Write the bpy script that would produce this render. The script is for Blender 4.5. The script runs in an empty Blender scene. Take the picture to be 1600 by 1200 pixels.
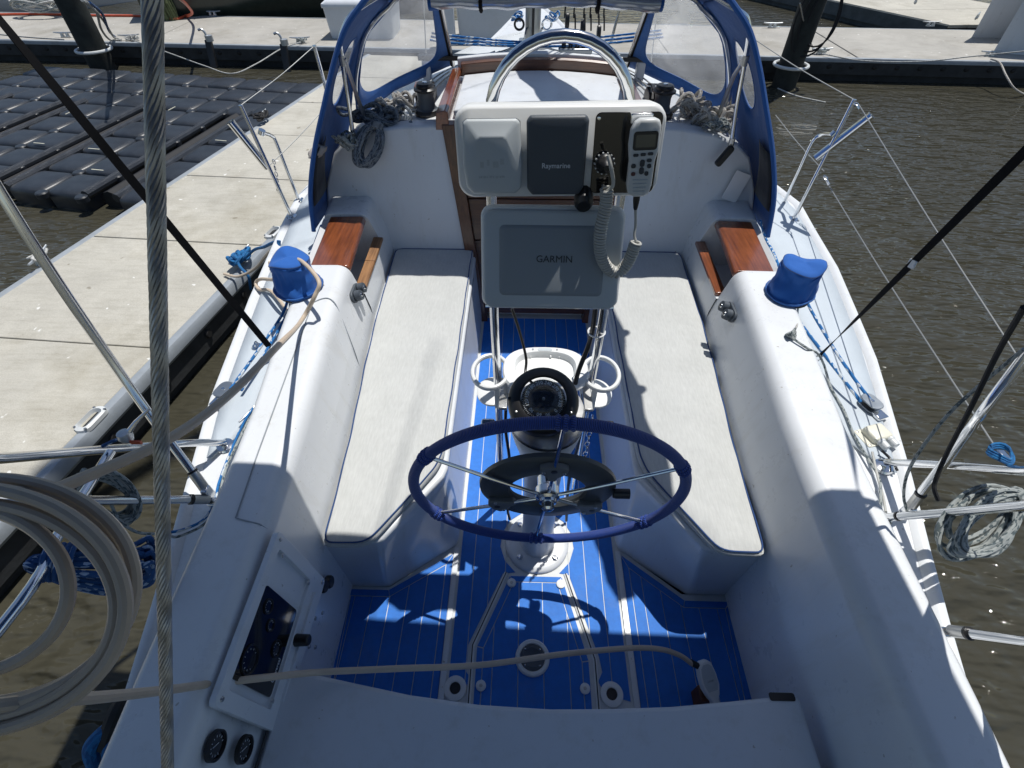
import bpy, bmesh, math, random
from mathutils import Vector, Matrix, noise
random.seed(11)
R = math.radians
SC = bpy.context.scene
COL = SC.collection

# ---------------------------------------------------------------- camera
cd = bpy.data.cameras.new('camera'); cam = bpy.data.objects.new('camera', cd); COL.objects.link(cam)
cam.location = (-0.083, 0.0, 2.04); cam.rotation_euler = (R(90-46.3), 0, R(1.414))
cd.sensor_fit = 'HORIZONTAL'; cd.sensor_width = 36; cd.lens = 17.64; cd.clip_start = 0.02; cd.clip_end = 1500
SC.camera = cam
# ---------------------------------------------------------------- world, sun, exposure
SHADOW = Vector((-0.22, -0.25, -1.0)).normalized()
w = bpy.data.worlds.new('World'); SC.world = w; w.use_nodes = True
nt = w.node_tree; nt.nodes.clear()
sky = nt.nodes.new('ShaderNodeTexSky'); sky.sky_type = 'NISHITA'; sky.sun_disc = False
sky.sun_elevation = R(71.6); sky.sun_rotation = R(41.3); sky.air_density = 1.0; sky.dust_density = 0.6; sky.ozone_density = 1.6
bgn = nt.nodes.new('ShaderNodeBackground'); bgn.inputs[1].default_value = 0.085
wo = nt.nodes.new('ShaderNodeOutputWorld')
nt.links.new(sky.outputs[0], bgn.inputs[0]); nt.links.new(bgn.outputs[0], wo.inputs[0])
sl = bpy.data.lights.new('sun', 'SUN'); sun = bpy.data.objects.new('sun', sl); COL.objects.link(sun)
sl.energy = 4.4; sl.angle = R(0.53); sl.color = (1.0, 0.97, 0.92)
sun.rotation_euler = SHADOW.to_track_quat('-Z', 'Y').to_euler(); sun.location = (3, 4, 12)
vs = SC.view_settings; vs.view_transform = 'Standard'; vs.look = 'None'; vs.exposure = 0.05; vs.gamma = 1.0; vs.use_curve_mapping = False

# ---------------------------------------------------------------- materials
def newmat(name):
    m = bpy.data.materials.new(name); m.use_nodes = True
    t = m.node_tree; b = t.nodes['Principled BSDF']
    return m, t, b
def nd(t, kind, **kw):
    n = t.nodes.new('ShaderNode'+kind)
    for k, v in kw.items(): setattr(n, k, v)
    return n
def coords(t, kind='Object', scale=(1, 1, 1), rot=(0, 0, 0)):
    c = nd(t, 'TexCoord'); mp = nd(t, 'Mapping')
    mp.inputs['Scale'].default_value = scale; mp.inputs['Rotation'].default_value = rot
    t.links.new(c.outputs[kind], mp.inputs[0]); return mp.outputs[0]
def noise_n(t, vec, scale, detail=4, rough=.6):
    n = nd(t, 'TexNoise'); n.inputs['Scale'].default_value = scale; n.inputs['Detail'].default_value = detail
    n.inputs['Roughness'].default_value = rough; t.links.new(vec, n.inputs['Vector']); return n.outputs['Fac']
def ramp(t, fac, stops):
    r = nd(t, 'ValToRGB'); e = r.color_ramp.elements
    while len(e) < len(stops): e.new(.5)
    for i, (p, c) in enumerate(stops):
        e[i].position = p; e[i].color = (*c, 1) if len(c) == 3 else c
    t.links.new(fac, r.inputs[0]); return r.outputs[0]
def mixc(t, fac, a, b, mode='MIX'):
    m = nd(t, 'MixRGB', blend_type=mode)
    for s, v in ((m.inputs[0], fac), (m.inputs[1], a), (m.inputs[2], b)):
        if hasattr(v, 'is_linked'): t.links.new(v, s)
        elif isinstance(v, (int, float)): s.default_value = v
        else: s.default_value = (*v, 1)
    return m.outputs[0]
def bumpn(t, b, h, strength, dist=.01, prev=None):
    bn = nd(t, 'Bump'); bn.inputs['Strength'].default_value = strength; bn.inputs['Distance'].default_value = dist
    t.links.new(h, bn.inputs['Height'])
    if prev: t.links.new(prev, bn.inputs['Normal'])
    t.links.new(bn.outputs[0], b.inputs['Normal']); return bn.outputs[0]
def mat(name, col, rough=.5, metal=0, var=0.0, vs_=6, bump=0, bs=80, coat=0, spec=.5, col2=None, dirt=0, rvar=0):
    m, t, b = newmat(name)
    b.inputs['Base Color'].default_value = (*col, 1); b.inputs['Roughness'].default_value = rough
    b.inputs['Metallic'].default_value = metal; b.inputs['Coat Weight'].default_value = coat
    b.inputs['Specular IOR Level'].default_value = spec
    vec = coords(t)
    c = None
    if var or col2:
        f = noise_n(t, vec, vs_, 6)
        lo = tuple(x*(1-var) for x in col); hi = col2 or tuple(min(1, x*(1+var)) for x in col)
        c = ramp(t, f, [(.32, lo), (.68, hi)])
    if dirt:
        f2 = noise_n(t, vec, 3.1, 9, .72); f3 = ramp(t, f2, [(.5, (1, 1, 1)), (.75, (1-dirt, 1-dirt*1.05, 1-dirt*1.3))])
        c = mixc(t, 1.0, c if c else col, f3, 'MULTIPLY')
    if c: t.links.new(c, b.inputs['Base Color'])
    if rvar:
        fr = noise_n(t, vec, 9, 5); rr = ramp(t, fr, [(.3, (rough-rvar,)*3), (.7, (rough+rvar,)*3)])
        t.links.new(rr, b.inputs['Roughness'])
    if bump: bumpn(t, b, noise_n(t, vec, bs, 3), bump, .004)
    return m

GEL = mat('white_gelcoat', (.655, .675, .69), .30, var=.03, vs_=2.5, dirt=.07, rvar=.07, coat=.2)
GEL2 = mat('white_gelcoat_interior', (.62, .645, .67), .36, var=.03, vs_=3, dirt=.08, rvar=.06)
def gelcoat(name, col, rough):
    m, t, b = newmat(name); v = coords(t)
    c = ramp(t, noise_n(t, v, 2.2, 6), [(.3, tuple(x*.965 for x in col)), (.7, tuple(min(1, x*1.03) for x in col))])
    st = noise_n(t, coords(t, 'Object', (9, 9, 1.2)), 1.6, 8, .72); c = mixc(t, 1, c, ramp(t, st, [(.52, (1, 1, 1)), (.74, (.90, .885, .85))]), 'MULTIPLY')
    sp = noise_n(t, v, 62, 2, .4); c = mixc(t, 1, c, ramp(t, sp, [(.22, (.62, .58, .52)), (.245, (1, 1, 1))]), 'MULTIPLY')
    sc_ = noise_n(t, coords(t, 'Object', (3, 60, 12), (0, 0, .4)), 1.5, 4); 
    t.links.new(c, b.inputs['Base Color'])
    rr = ramp(t, noise_n(t, v, 11, 7, .7), [(.3, (rough-.08,)*3), (.7, (rough+.14,)*3)]); t.links.new(rr, b.inputs['Roughness'])
    b.inputs['Coat Weight'].default_value = .15; b.inputs['Coat Roughness'].default_value = .2
    n1 = bumpn(t, b, noise_n(t, v, 3.2, 3, .5), .10, .02); bumpn(t, b, sc_, .05, .002, n1)
    return m
GEL = gelcoat('white_gelcoat', (.665, .685, .70), .30)
GEL2 = gelcoat('white_gelcoat_interior', (.63, .655, .68), .34)
NONSKID = mat('pale_grey_nonskid', (.50, .555, .60), .6, var=.05, vs_=5, bump=.55, bs=420)
SOLEBASE = mat('sole_gelcoat', (.56, .58, .58), .5, var=.06, vs_=9, bump=.1, bs=200, dirt=.18)
STEEL = mat('polished_stainless', (.72, .73, .74), .13, 1, rvar=.04)
STEEL_D = mat('brushed_stainless', (.48, .48, .47), .34, 1, rvar=.06)
WIRE = mat('weathered_wire', (.46, .46, .45), .42, .8, var=.25, vs_=60)
BLACK = mat('black_plastic', (.012, .012, .013), .38, var=.2)
BLACKG = mat('black_gloss_panel', (.008, .008, .009), .08, coat=.4)
RUBBER = mat('black_rubber', (.018, .018, .019), .7, var=.3, vs_=12, bump=.1)
GREYP = mat('dark_grey_cover', (.068, .082, .098), .5, bump=.12, bs=700)
GREYM = mat('mid_grey_cover', (.26, .29, .315), .5, bump=.12, bs=700)
GREYL = mat('light_grey_cover', (.48, .52, .54), .5, bump=.12, bs=700)
WHITEP = mat('white_plastic', (.72, .73, .72), .33, var=.03, dirt=.08)
CREAMP = mat('cream_plastic', (.68, .66, .55), .42, var=.05, dirt=.1)
LIGHTP = mat('pale_grey_plastic', (.58, .60, .60), .4, var=.03)
LETTER_W = mat('pale_print', (.60, .64, .68), .5)
LETTER_D = mat('dark_print', (.022, .027, .033), .4)
LETTER_G = mat('faint_grey_print', (.405, .44, .455), .5)
LCD = mat('lcd_screen', (.055, .065, .055), .15, coat=.5)
KEYM = mat('dark_key', (.04, .045, .052), .5)
REDKEY = mat('red_key', (.10, .035, .035), .5)
LIFEW = mat('dull_lifeline_wire', (.26, .27, .27), .55, .5)
DRIVE = mat('drive_ring_plastic', (.050, .055, .058), .42, var=.15, bump=.1, bs=300)
CLAMP = mat('grey_clamp_plastic', (.12, .125, .125), .45, var=.1)
LEATHER = mat('dark_rust', (.10, .035, .015), .7, var=.4, vs_=30)
ZIPTIE = mat('white_zip_tie', (.7, .7, .7), .4)
METALC = mat('galvanised_cleat', (.50, .52, .53), .42, .85, var=.15, vs_=20)
ALU = mat('grey_anodised', (.36, .39, .41), .35, .9, rvar=.08)
MASTM = mat('mast_aluminium', (.42, .43, .42), .4, .85, var=.1)
TRACK = mat('black_track', (.035, .037, .04), .4, .3)
REDH = mat('orange_red_hose', (.45, .07, .025), .5, var=.15)
GREENROPE = mat('green_weed', (.16, .19, .09), .9, var=.4, vs_=40)
TOWEL = mat('grey_towel', (.36, .33, .31), .95, var=.15, bump=.5, bs=240)
DARKHULL = mat('dark_green_hull', (.022, .032, .028), .25, var=.15, dirt=.1)
TUBM = mat('grey_inflatable', (.28, .30, .32), .6, var=.1)
PAPER = mat('white_sticker', (.80, .80, .80), .6)

def teak(name, a, b_, rough, coat, axis='Y'):
    m, t, b = newmat(name)
    sc = {'Y': (26, 1.3, 26), 'X': (1.3, 26, 26), 'Z': (26, 26, 1.3)}[axis]
    v = coords(t, 'Object', sc)
    f = noise_n(t, v, 3.2, 8, .62); c = ramp(t, f, [(.28, a), (.5, tuple((p+q)/2 for p, q in zip(a, b_))), (.74, b_)])
    v2 = coords(t); f2 = noise_n(t, v2, 7, 5); c = mixc(t, .5, c, ramp(t, f2, [(.35, (.55, .5, .5)), (.65, (1.1, 1.05, 1.0))]), 'MULTIPLY')
    t.links.new(c, b.inputs['Base Color']); b.inputs['Roughness'].default_value = rough; b.inputs['Coat Weight'].default_value = coat
    b.inputs['Coat Roughness'].default_value = .12
    bumpn(t, b, f, .25, .003); return m
TEAK = teak('varnished_teak', (.10, .027, .010), (.29, .086, .028), .30, 1.0)
TEAK_B = teak('bare_teak', (.16, .075, .028), (.38, .20, .085), .6, .1)
TEAK_X = teak('varnished_teak_crosswise', (.055, .02, .010), (.15, .06, .026), .35, .5, 'X')
TEAK_Z = teak('varnished_teak_upright', (.06, .022, .010), (.18, .07, .03), .35, .5, 'Z')

def foam():
    m, t, b = newmat('blue_foam_decking'); v = coords(t)
    f = noise_n(t, v, 9, 6); c = ramp(t, f, [(.3, (.007, .138, .52)), (.7, (.010, .168, .61))])
    f2 = noise_n(t, v, 55, 4); c = mixc(t, 1, c, ramp(t, f2, [(.35, (.90, .90, .90)), (.6, (1, 1, 1))]), 'MULTIPLY')
    f3 = noise_n(t, v, 3.3, 8, .75); c = mixc(t, ramp(t, f3, [(.56, (0, 0, 0)), (.80, (.30, .30, .30))]), c, (.22, .27, .34))
    t.links.new(c, b.inputs['Base Color']); b.inputs['Roughness'].default_value = .62
    wv = nd(t, 'TexWave', wave_type='BANDS', bands_direction='X'); wv.inputs['Scale'].default_value = 190; t.links.new(v, wv.inputs[0])
    bumpn(t, b, wv.outputs['Fac'], .18, .002); return m
FOAM = foam()

def cushion():
    m, t, b = newmat('off_white_towelling'); v = coords(t)
    f = noise_n(t, v, 5, 7, .6); c = ramp(t, f, [(.3, (.475, .485, .47)), (.7, (.52, .53, .515))])
    f3 = noise_n(t, coords(t, 'Object', (170, 24, 40)), 1, 4); c = mixc(t, 1, c, ramp(t, f3, [(.3, (.9, .9, .9)), (.7, (1.04, 1.04, 1.04))]), 'MULTIPLY')
    t.links.new(c, b.inputs['Base Color']); b.inputs['Roughness'].default_value = .95; b.inputs['Sheen Weight'].default_value = .25
    w1 = noise_n(t, coords(t, 'Object', (4.2, 7, 1), (0, 0, .5)), 1, 3, .5)
    n1 = bumpn(t, b, w1, .4, .025)
    n2 = bumpn(t, b, noise_n(t, v, 480, 2), .35, .002, n1); return m
CUSH = cushion()

def canvas(name, col, fine=900):
    m, t, b = newmat(name); v = coords(t)
    f = noise_n(t, v, 3.4, 6); c = ramp(t, f, [(.3, tuple(x*.86 for x in col)), (.7, tuple(x*1.1 for x in col))])
    t.links.new(c, b.inputs['Base Color']); b.inputs['Roughness'].default_value = .85; b.inputs['Sheen Weight'].default_value = .15
    n1 = bumpn(t, b, noise_n(t, v, 9, 3, .5), .35, .02)
    bumpn(t, b, noise_n(t, v, fine, 2), .3, .001, n1); return m
CANVAS = canvas('navy_blue_canvas', (.011, .085, .30))
CANVAS_B = canvas('royal_blue_canvas', (.007, .098, .39))
CANVAS_K = mat('black_webbing', (.009, .009, .010), .85, spec=.15, bump=.2, bs=900)
MESHP = canvas('black_mesh_pocket', (.012, .016, .022), 260)
PIPING = canvas('dark_blue_piping', (.012, .05, .17))

def braid(name, base, fleck, amount=.5, scale=(130, 70), rough=.8, thresh=.55):
    """braided line: flecks laid out along the rope in its own uv (u round, v along, in metres)"""
    m, t, b = newmat(name)
    v = coords(t, 'UV', (scale[0], scale[1], 1), (0, 0, .6))
    ck = nd(t, 'TexVoronoi', feature='F1'); ck.inputs['Scale'].default_value = 1.0; ck.inputs['Randomness'].default_value = .55
    t.links.new(v, ck.inputs['Vector'])
    rnd = nd(t, 'SeparateColor'); t.links.new(ck.outputs['Color'], rnd.inputs[0])
    fac = ramp(t, rnd.outputs[0], [(thresh-.02, (0, 0, 0)), (thresh+.02, (1, 1, 1))])
    c = mixc(t, fac, base, fleck)
    nz = noise_n(t, coords(t), 60, 4); c = mixc(t, 1, c, ramp(t, nz, [(.3, (.75, .75, .75)), (.7, (1.08, 1.08, 1.08))]), 'MULTIPLY')
    t.links.new(c, b.inputs['Base Color']); b.inputs['Roughness'].default_value = rough
    w1 = nd(t, 'TexWave', wave_type='BANDS', bands_direction='DIAGONAL'); w1.inputs['Scale'].default_value = .9
    t.links.new(coords(t, 'UV', (scale[0]*2, scale[1]*2, 1)), w1.inputs[0])
    bumpn(t, b, w1.outputs['Fac'], .4, .003); return m
ROPE_BLUE = braid('blue_white_fleck_rope', (.012, .155, .43), (.62, .68, .72), thresh=.80, scale=(110, 55))
ROPE_NAVY = braid('navy_rope', (.01, .07, .22), (.35, .45, .6), thresh=.86)
ROPE_GREY = braid('grey_green_fleck_rope', (.36, .39, .38), (.09, .12, .13), thresh=.70, scale=(210, 105))
ROPE_DKGREY = braid('blue_grey_rope', (.21, .24, .27), (.05, .07, .10), thresh=.66, scale=(210, 105))
ROPE_CREAM = braid('cream_rope', (.58, .55, .50), (.20, .17, .15), thresh=.84, scale=(210, 105))
ROPE_PLAINB = braid('plain_blue_rope', (.012, .17, .42), (.01, .11, .30), thresh=.5)
ROPE_WHITE = braid('white_line', (.60, .60, .57), (.42, .42, .40), thresh=.6)
ROPE_BLACK = mat('black_line', (.014, .014, .015), .8)
HOSE = mat('beige_hose', (.54, .44, .335), .45, var=.06, vs_=14, dirt=.12)
CORD = mat('pale_grey_cord', (.44, .44, .41), .45)

def wrapped():
    m, t, b = newmat('blue_cord_wrapping')
    w1 = nd(t, 'TexWave', wave_type='BANDS', bands_direction='Y'); w1.inputs['Scale'].default_value = 75
    w1.inputs['Distortion'].default_value = .6; w1.inputs['Detail Scale'].default_value = 3
    t.links.new(coords(t, 'UV', (.4, 1, 1)), w1.inputs[0])
    c = ramp(t, w1.outputs['Fac'], [(.05, (.006, .022, .12)), (.45, (.012, .062, .36))])
    t.links.new(c, b.inputs['Base Color']); b.inputs['Roughness'].default_value = .6
    b.inputs['Sheen Weight'].default_value = .2
    bumpn(t, b, w1.outputs['Fac'], .7, .004); return m
WRAP = wrapped()

def vinyl(name='clear_vinyl', haze=1.0):
    m, t, b = newmat(name); t.nodes.remove(b)
    tr = nd(t, 'BsdfTransparent'); tr.inputs[0].default_value = (.93, .94, .95, 1)
    gl = nd(t, 'BsdfGlossy'); gl.inputs['Roughness'].default_value = .12
    d1 = nd(t, 'BsdfDiffuse'); d1.inputs[0].default_value = (.78, .80, .84, 1)
    d2 = nd(t, 'BsdfTranslucent'); d2.inputs[0].default_value = (.80, .83, .88, 1)
    df = nd(t, 'MixShader'); df.inputs[0].default_value = .6; t.links.new(d1.outputs[0], df.inputs[1]); t.links.new(d2.outputs[0], df.inputs[2])
    v = coords(t)
    bn = nd(t, 'Bump'); bn.inputs['Strength'].default_value = .25; bn.inputs['Distance'].default_value = .012
    t.links.new(noise_n(t, v, 7, 3, .5), bn.inputs['Height']); t.links.new(bn.outputs[0], gl.inputs['Normal'])
    m1 = nd(t, 'MixShader'); hz = ramp(t, noise_n(t, v, 5, 5), [(.3, (.16*haze,)*3), (.75, (.36*haze,)*3)])
    t.links.new(hz, m1.inputs[0]); t.links.new(tr.outputs[0], m1.inputs[1]); t.links.new(df.outputs[0], m1.inputs[2])
    fr = nd(t, 'LayerWeight'); fr.inputs[0].default_value = .5
    fc = ramp(t, fr.outputs['Facing'], [(.25, (.035,)*3), (1.0, (.26,)*3)])
    m2 = nd(t, 'MixShader'); t.links.new(fc, m2.inputs[0]); t.links.new(m1.outputs[0], m2.inputs[1]); t.links.new(gl.outputs[0], m2.inputs[2])
    t.links.new(m2.outputs[0], t.nodes['Material Output'].inputs[0]); return m
VINYL = vinyl()
GLASS = vinyl('compass_glass', .12)
ROLLV = mat('rolled_clear_vinyl', (.30, .33, .38), .18, .35, var=.3, vs_=4, coat=.6, bump=.3, bs=20)

def concrete(name, col, streak=True):
    m, t, b = newmat(name); v = coords(t)
    f = noise_n(t, v, 1.4, 9, .65); c = ramp(t, f, [(.3, tuple(x*.80 for x in col)), (.7, tuple(x*1.08 for x in col))])
    f2 = noise_n(t, coords(t, 'Object', (2.2, 16, 3), (0, 0, -.15)), 2.2, 7, .7)
    c = mixc(t, 1, c, ramp(t, f2, [(.36, (.90, .895, .88)), (.52, (1, 1, 1))]), 'MULTIPLY')
    f4 = noise_n(t, v, 160, 3); c = mixc(t, 1, c, ramp(t, f4, [(.35, (.86, .86, .86)), (.6, (1.04, 1.04, 1.04))]), 'MULTIPLY')
    f5 = noise_n(t, v, .8, 6, .7); c = mixc(t, 1, c, ramp(t, f5, [(.5, (1, 1, 1)), (.70, (.74, .72, .67))]), 'MULTIPLY')
    f6 = noise_n(t, v, 9, 2, .4); c = mixc(t, 1, c, ramp(t, f6, [(.235, (.62, .60, .56)), (.275, (1, 1, 1))]), 'MULTIPLY')
    f7 = noise_n(t, coords(t, 'Object', (1, 1, 1), (.3, .2, 1)), 13, 2, .4); c = mixc(t, ramp(t, f7, [(.735, (0, 0, 0)), (.76, (.7, .7, .7))]), c, (.75, .75, .72))
    t.links.new(c, b.inputs['Base Color']); b.inputs['Roughness'].default_value = .9
    n1 = bumpn(t, b, f2, .12, .006); bumpn(t, b, f4, .35, .003, n1); return m
CONC = concrete('brushed_concrete', (.485, .465, .405))
CONC2 = concrete('old_concrete', (.40, .385, .35))
WALER = mat('dark_timber_waler', (.030, .033, .036), .8, var=.35, vs_=5, bump=.5, bs=30, dirt=.3)
RIM = mat('grey_rub_strip', (.27, .30, .33), .55, var=.12, vs_=6, dirt=.2)
FLOAT = mat('black_float', (.010, .010, .011), .7, var=.3)
PILE = mat('tarred_piling', (.017, .021, .019), .75, var=.5, vs_=7, bump=.6, bs=18, dirt=.3)
BOXM = mat('white_dock_box', (.66, .69, .72), .45, var=.04, dirt=.12)

def cubem():
    m, t, b = newmat('black_float_cube'); v = coords(t)
    f = noise_n(t, v, 6, 7, .65); c = ramp(t, f, [(.3, (.013, .016, .021)), (.72, (.028, .033, .041))])
    t.links.new(c, b.inputs['Base Color']); b.inputs['Roughness'].default_value = .40
    ck = nd(t, 'TexChecker'); ck.inputs['Scale'].default_value = 46; t.links.new(coords(t, 'Object', (1, 1, .02), (0, 0, .78)), ck.inputs[0])
    bumpn(t, b, ck.outputs['Fac'], .3, .004); return m
CUBE = cubem()

def waterm():
    m, t, b = newmat('murky_water')
    v = coords(t)
    f = noise_n(t, v, .12, 4); c = ramp(t, f, [(.3, (.043, .041, .029)), (.7, (.053, .050, .036))])
    t.links.new(c, b.inputs['Base Color']); b.inputs['Roughness'].default_value = .02; b.inputs['IOR'].default_value = 1.33
    a = noise_n(t, coords(t, 'Object', (1.0, 2.6, 1), (0, 0, .12)), 3.0, 2, .5)
    n1 = bumpn(t, b, a, .9, .12)
    a2 = noise_n(t, coords(t, 'Object', (1.0, 1.8, 1), (0, 0, -.3)), 8.5, 1.5, .5)
    calm = ramp(t, noise_n(t, coords(t, 'Object', (1, 2.2, 1), (0, 0, .5)), .42, 3), [(.36, (.25, .25, .25)), (.62, (1, 1, 1))])
    ml = nd(t, 'Math', operation='MULTIPLY'); t.links.new(a2, ml.inputs[0]); t.links.new(calm, ml.inputs[1])
    n2 = bumpn(t, b, ml.outputs[0], .9, .042, n1)
    return m
WATER = waterm()
TARGET_WHITE = GEL

# ---------------------------------------------------------------- geometry helpers
class MB:
    def __init__(s): s.v = []; s.f = []; s.uv = {}
    def add(s, vs, fs, uvs=None):
        o = len(s.v); s.v += [tuple(p) for p in vs]
        for i, f in enumerate(fs):
            s.f.append(tuple(o+k for k in f))
            if uvs: s.uv[len(s.f)-1] = uvs[i]
        return s
    def box(s, c, d, rot=None, piv=None):
        x, y, z = (k/2 for k in d)
        ps = [Vector((sx*x, sy*y, sz*z)) for sz in (-1, 1) for sx, sy in ((-1, -1), (1, -1), (1, 1), (-1, 1))]
        if rot is not None: ps = [rot @ p for p in ps]
        return s.add([p+Vector(c) for p in ps], [(3, 2, 1, 0), (4, 5, 6, 7), (0, 1, 5, 4), (1, 2, 6, 5), (2, 3, 7, 6), (3, 0, 4, 7)])
    def prism(s, poly, z0, z1):
        a = sum(p[0]*q[1]-q[0]*p[1] for p, q in zip(poly, poly[1:]+poly[:1]))
        if a < 0: poly = poly[::-1]
        n = len(poly)
        return s.add([(p[0], p[1], z0) for p in poly]+[(p[0], p[1], z1) for p in poly],
                     [tuple(range(n-1, -1, -1)), tuple(range(n, 2*n))]+[(i, (i+1) % n, n+(i+1) % n, n+i) for i in range(n)])
    def loft(s, secs, ring=False, cap=False):
        n = len(secs[0]); vs = [p for q in secs for p in q]; fs = []
        for i in range(len(secs)-1):
            for j in range(n if ring else n-1):
                k = (j+1) % n; fs.append((i*n+j, i*n+k, (i+1)*n+k, (i+1)*n+j))
        if cap: fs += [tuple(range(n-1, -1, -1)), tuple(range((len(secs)-1)*n, len(secs)*n))]
        return s.add(vs, fs)
    def tube(s, pts, r, n=8, closed=False, cap=True, flat=1.0, roll=0):
        pts = [Vector(p) for p in pts]; m = len(pts)
        rs = r if isinstance(r, (list, tuple)) else [r]*m
        tg = []
        for i in range(m):
            a = pts[(i-1) % m] if (closed or i > 0) else pts[i]; b = pts[(i+1) % m] if (closed or i < m-1) else pts[i]
            d = b-a; tg.append(d.normalized() if d.length > 1e-9 else Vector((0, 0, 1)))
        up = Vector((0, 0, 1)) if abs(tg[0].z) < .9 else Vector((1, 0, 0))
        nv = (up-tg[0]*up.dot(tg[0])).normalized(); frames = [nv]
        for i in range(1, m):
            ax = tg[i-1].cross(tg[i])
            if ax.length > 1e-8: nv = Matrix.Rotation(tg[i-1].angle(tg[i]), 3, ax.normalized()) @ nv
            nv = (nv-tg[i]*nv.dot(tg[i])).normalized(); frames.append(nv)
        vs = []; L = [0]
        for i in range(m):
            bn = tg[i].cross(frames[i])
            for k in range(n):
                a = 2*math.pi*k/n+roll
                vs.append(pts[i]+(frames[i]*math.cos(a)*flat+bn*math.sin(a))*rs[i])
            if i: L.append(L[-1]+(pts[i]-pts[i-1]).length)
        fs = []; uv = []; C = 2*math.pi*max(rs)
        for i in range(m if closed else m-1):
            j = (i+1) % m; l0 = L[i]; l1 = L[j] if j else L[i]+(pts[0]-pts[i]).length
            for k in range(n):
                k2 = (k+1) % n
                fs.append((i*n+k, i*n+k2, j*n+k2, j*n+k)); uv.append([(k/n*C, l0), ((k+1)/n*C, l0), ((k+1)/n*C, l1), (k/n*C, l1)])
        if cap and not closed:
            fs.append(tuple(range(n-1, -1, -1))); uv.append([(0, 0)]*n)
            fs.append(tuple(range((m-1)*n, m*n))); uv.append([(0, 0)]*n)
        return s.add(vs, fs, uv)
    def lathe(s, prof, c=(0, 0, 0), rot=None, n=24, sx=1, sy=1):
        """prof: (radius, height) pairs; a zero radius closes the end"""
        vs = []; fs = []; c = Vector(c); idx = []
        for r, z in prof:
            if r < 1e-6:
                idx.append([len(vs)]); vs.append(Vector((0, 0, z)))
            else:
                idx.append(list(range(len(vs), len(vs)+n)))
                vs += [Vector((r*sx*math.cos(2*math.pi*k/n), r*sy*math.sin(2*math.pi*k/n), z)) for k in range(n)]
        for a, b in zip(idx, idx[1:]):
            for k in range(n):
                k2 = (k+1) % n
                if len(a) == 1 and len(b) == 1: continue
                if len(a) == 1: fs.append((a[0], b[k2], b[k]))
                elif len(b) == 1: fs.append((a[k], a[k2], b[0]))
                else: fs.append((a[k], a[k2], b[k2], b[k]))
        if rot is not None: vs = [rot @ p for p in vs]
        return s.add([p+c for p in vs], fs)
    def xf(s, M):
        s.v = [tuple(M @ Vector(p)) for p in s.v]; return s
    def build(s, name, m, parent=None, smooth=True, bevel=0, wn=False, seg=2, solid=0, local=False, sub=0, ang=35, off=-1):
        off_v = Vector((0, 0, 0))
        if parent is not None and not local:
            p = parent
            while p is not None: off_v += p.location; p = p.parent
        me = bpy.data.meshes.new(name)
        me.from_pydata([tuple(Vector(p)-off_v) for p in s.v], [], s.f)
        if s.uv:
            ul = me.uv_layers.new(name='UVMap')
            for i, p in enumerate(me.polygons):
                if i in s.uv:
                    for li, q in zip(p.loop_indices, s.uv[i]): ul.data[li].uv = q
        me.materials.append(m)
        me.validate(); me.update()
        bm = bmesh.new(); bm.from_mesh(me); bmesh.ops.recalc_face_normals(bm, faces=bm.faces); bm.to_mesh(me); bm.free()
        if smooth:
            me.polygons.foreach_set('use_smooth', [True]*len(me.polygons)); me.set_sharp_from_angle(angle=R(ang))
        o = bpy.data.objects.new(name, me); COL.objects.link(o)
        if parent is not None: o.parent = parent
        if solid:
            md = o.modifiers.new('solid', 'SOLIDIFY'); md.thickness = solid; md.offset = off
        if bevel:
            md = o.modifiers.new('bevel', 'BEVEL'); md.width = bevel; md.segments = seg; md.limit_method = 'ANGLE'; md.angle_limit = R(30)
            md.harden_normals = False
        if wn:
            md = o.modifiers.new('wn', 'WEIGHTED_NORMAL'); md.keep_sharp = True; md.weight = 80
        if sub:
            md = o.modifiers.new('sub', 'SUBSURF'); md.levels = sub; md.render_levels = sub
        return o
def tag(o, label, cat, group=None):
    o['label'] = label; o['category'] = cat
    if group: o['group'] = group
    return o
def thing(name, label, cat, loc=(0, 0, 0), group=None):
    o = bpy.data.objects.new(name, None); COL.objects.link(o); o.location = loc; o.empty_display_size = .1
    return tag(o, label, cat, group)
def cr(pts, n=8, closed=False):
    """smooth curve through the points"""
    P = [Vector(p) for p in pts]; m = len(P); out = []
    for i in range(m if closed else m-1):
        p1, p2 = P[i], P[(i+1) % m]
        p0 = P[i-1] if (closed or i > 0) else p1*2-p2; p3 = P[(i+2) % m] if (closed or i+2 < m) else p2*2-p1
        for k in range(n):
            t = k/n
            out.append(.5*((2*p1)+(p2-p0)*t+(2*p0-5*p1+4*p2-p3)*t*t+(3*p1-p0-3*p2+p3)*t*t*t))
    if not closed: out.append(P[-1])
    return out
def lerp(a, b, t): return tuple(x+(y-x)*t for x, y in zip(a, b))
def interp(tab, y):
    if y <= tab[0][0]: return tab[0][1]
    for (a, va), (b, vb) in zip(tab, tab[1:]):
        if y <= b: return va+(vb-va)*(y-a)/(b-a)
    return tab[-1][1]
def offset_poly(P, d):
    a = sum(p[0]*q[1]-q[0]*p[1] for p, q in zip(P, P[1:]+P[:1]))
    if a < 0: P = P[::-1]
    n = len(P); out = []
    for i in range(n):
        a, b, c = Vector(P[i-1]), Vector(P[i]), Vector(P[(i+1) % n])
        d1 = (b-a).normalized(); d2 = (c-b).normalized(); n1 = Vector((-d1.y, d1.x)); n2 = Vector((-d2.y, d2.x))
        k = (n1+n2); k = k/max(.3, k.dot(n1)) if k.length > 1e-6 else n1
        out.append(tuple(b+k*d))
    return P, out
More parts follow.
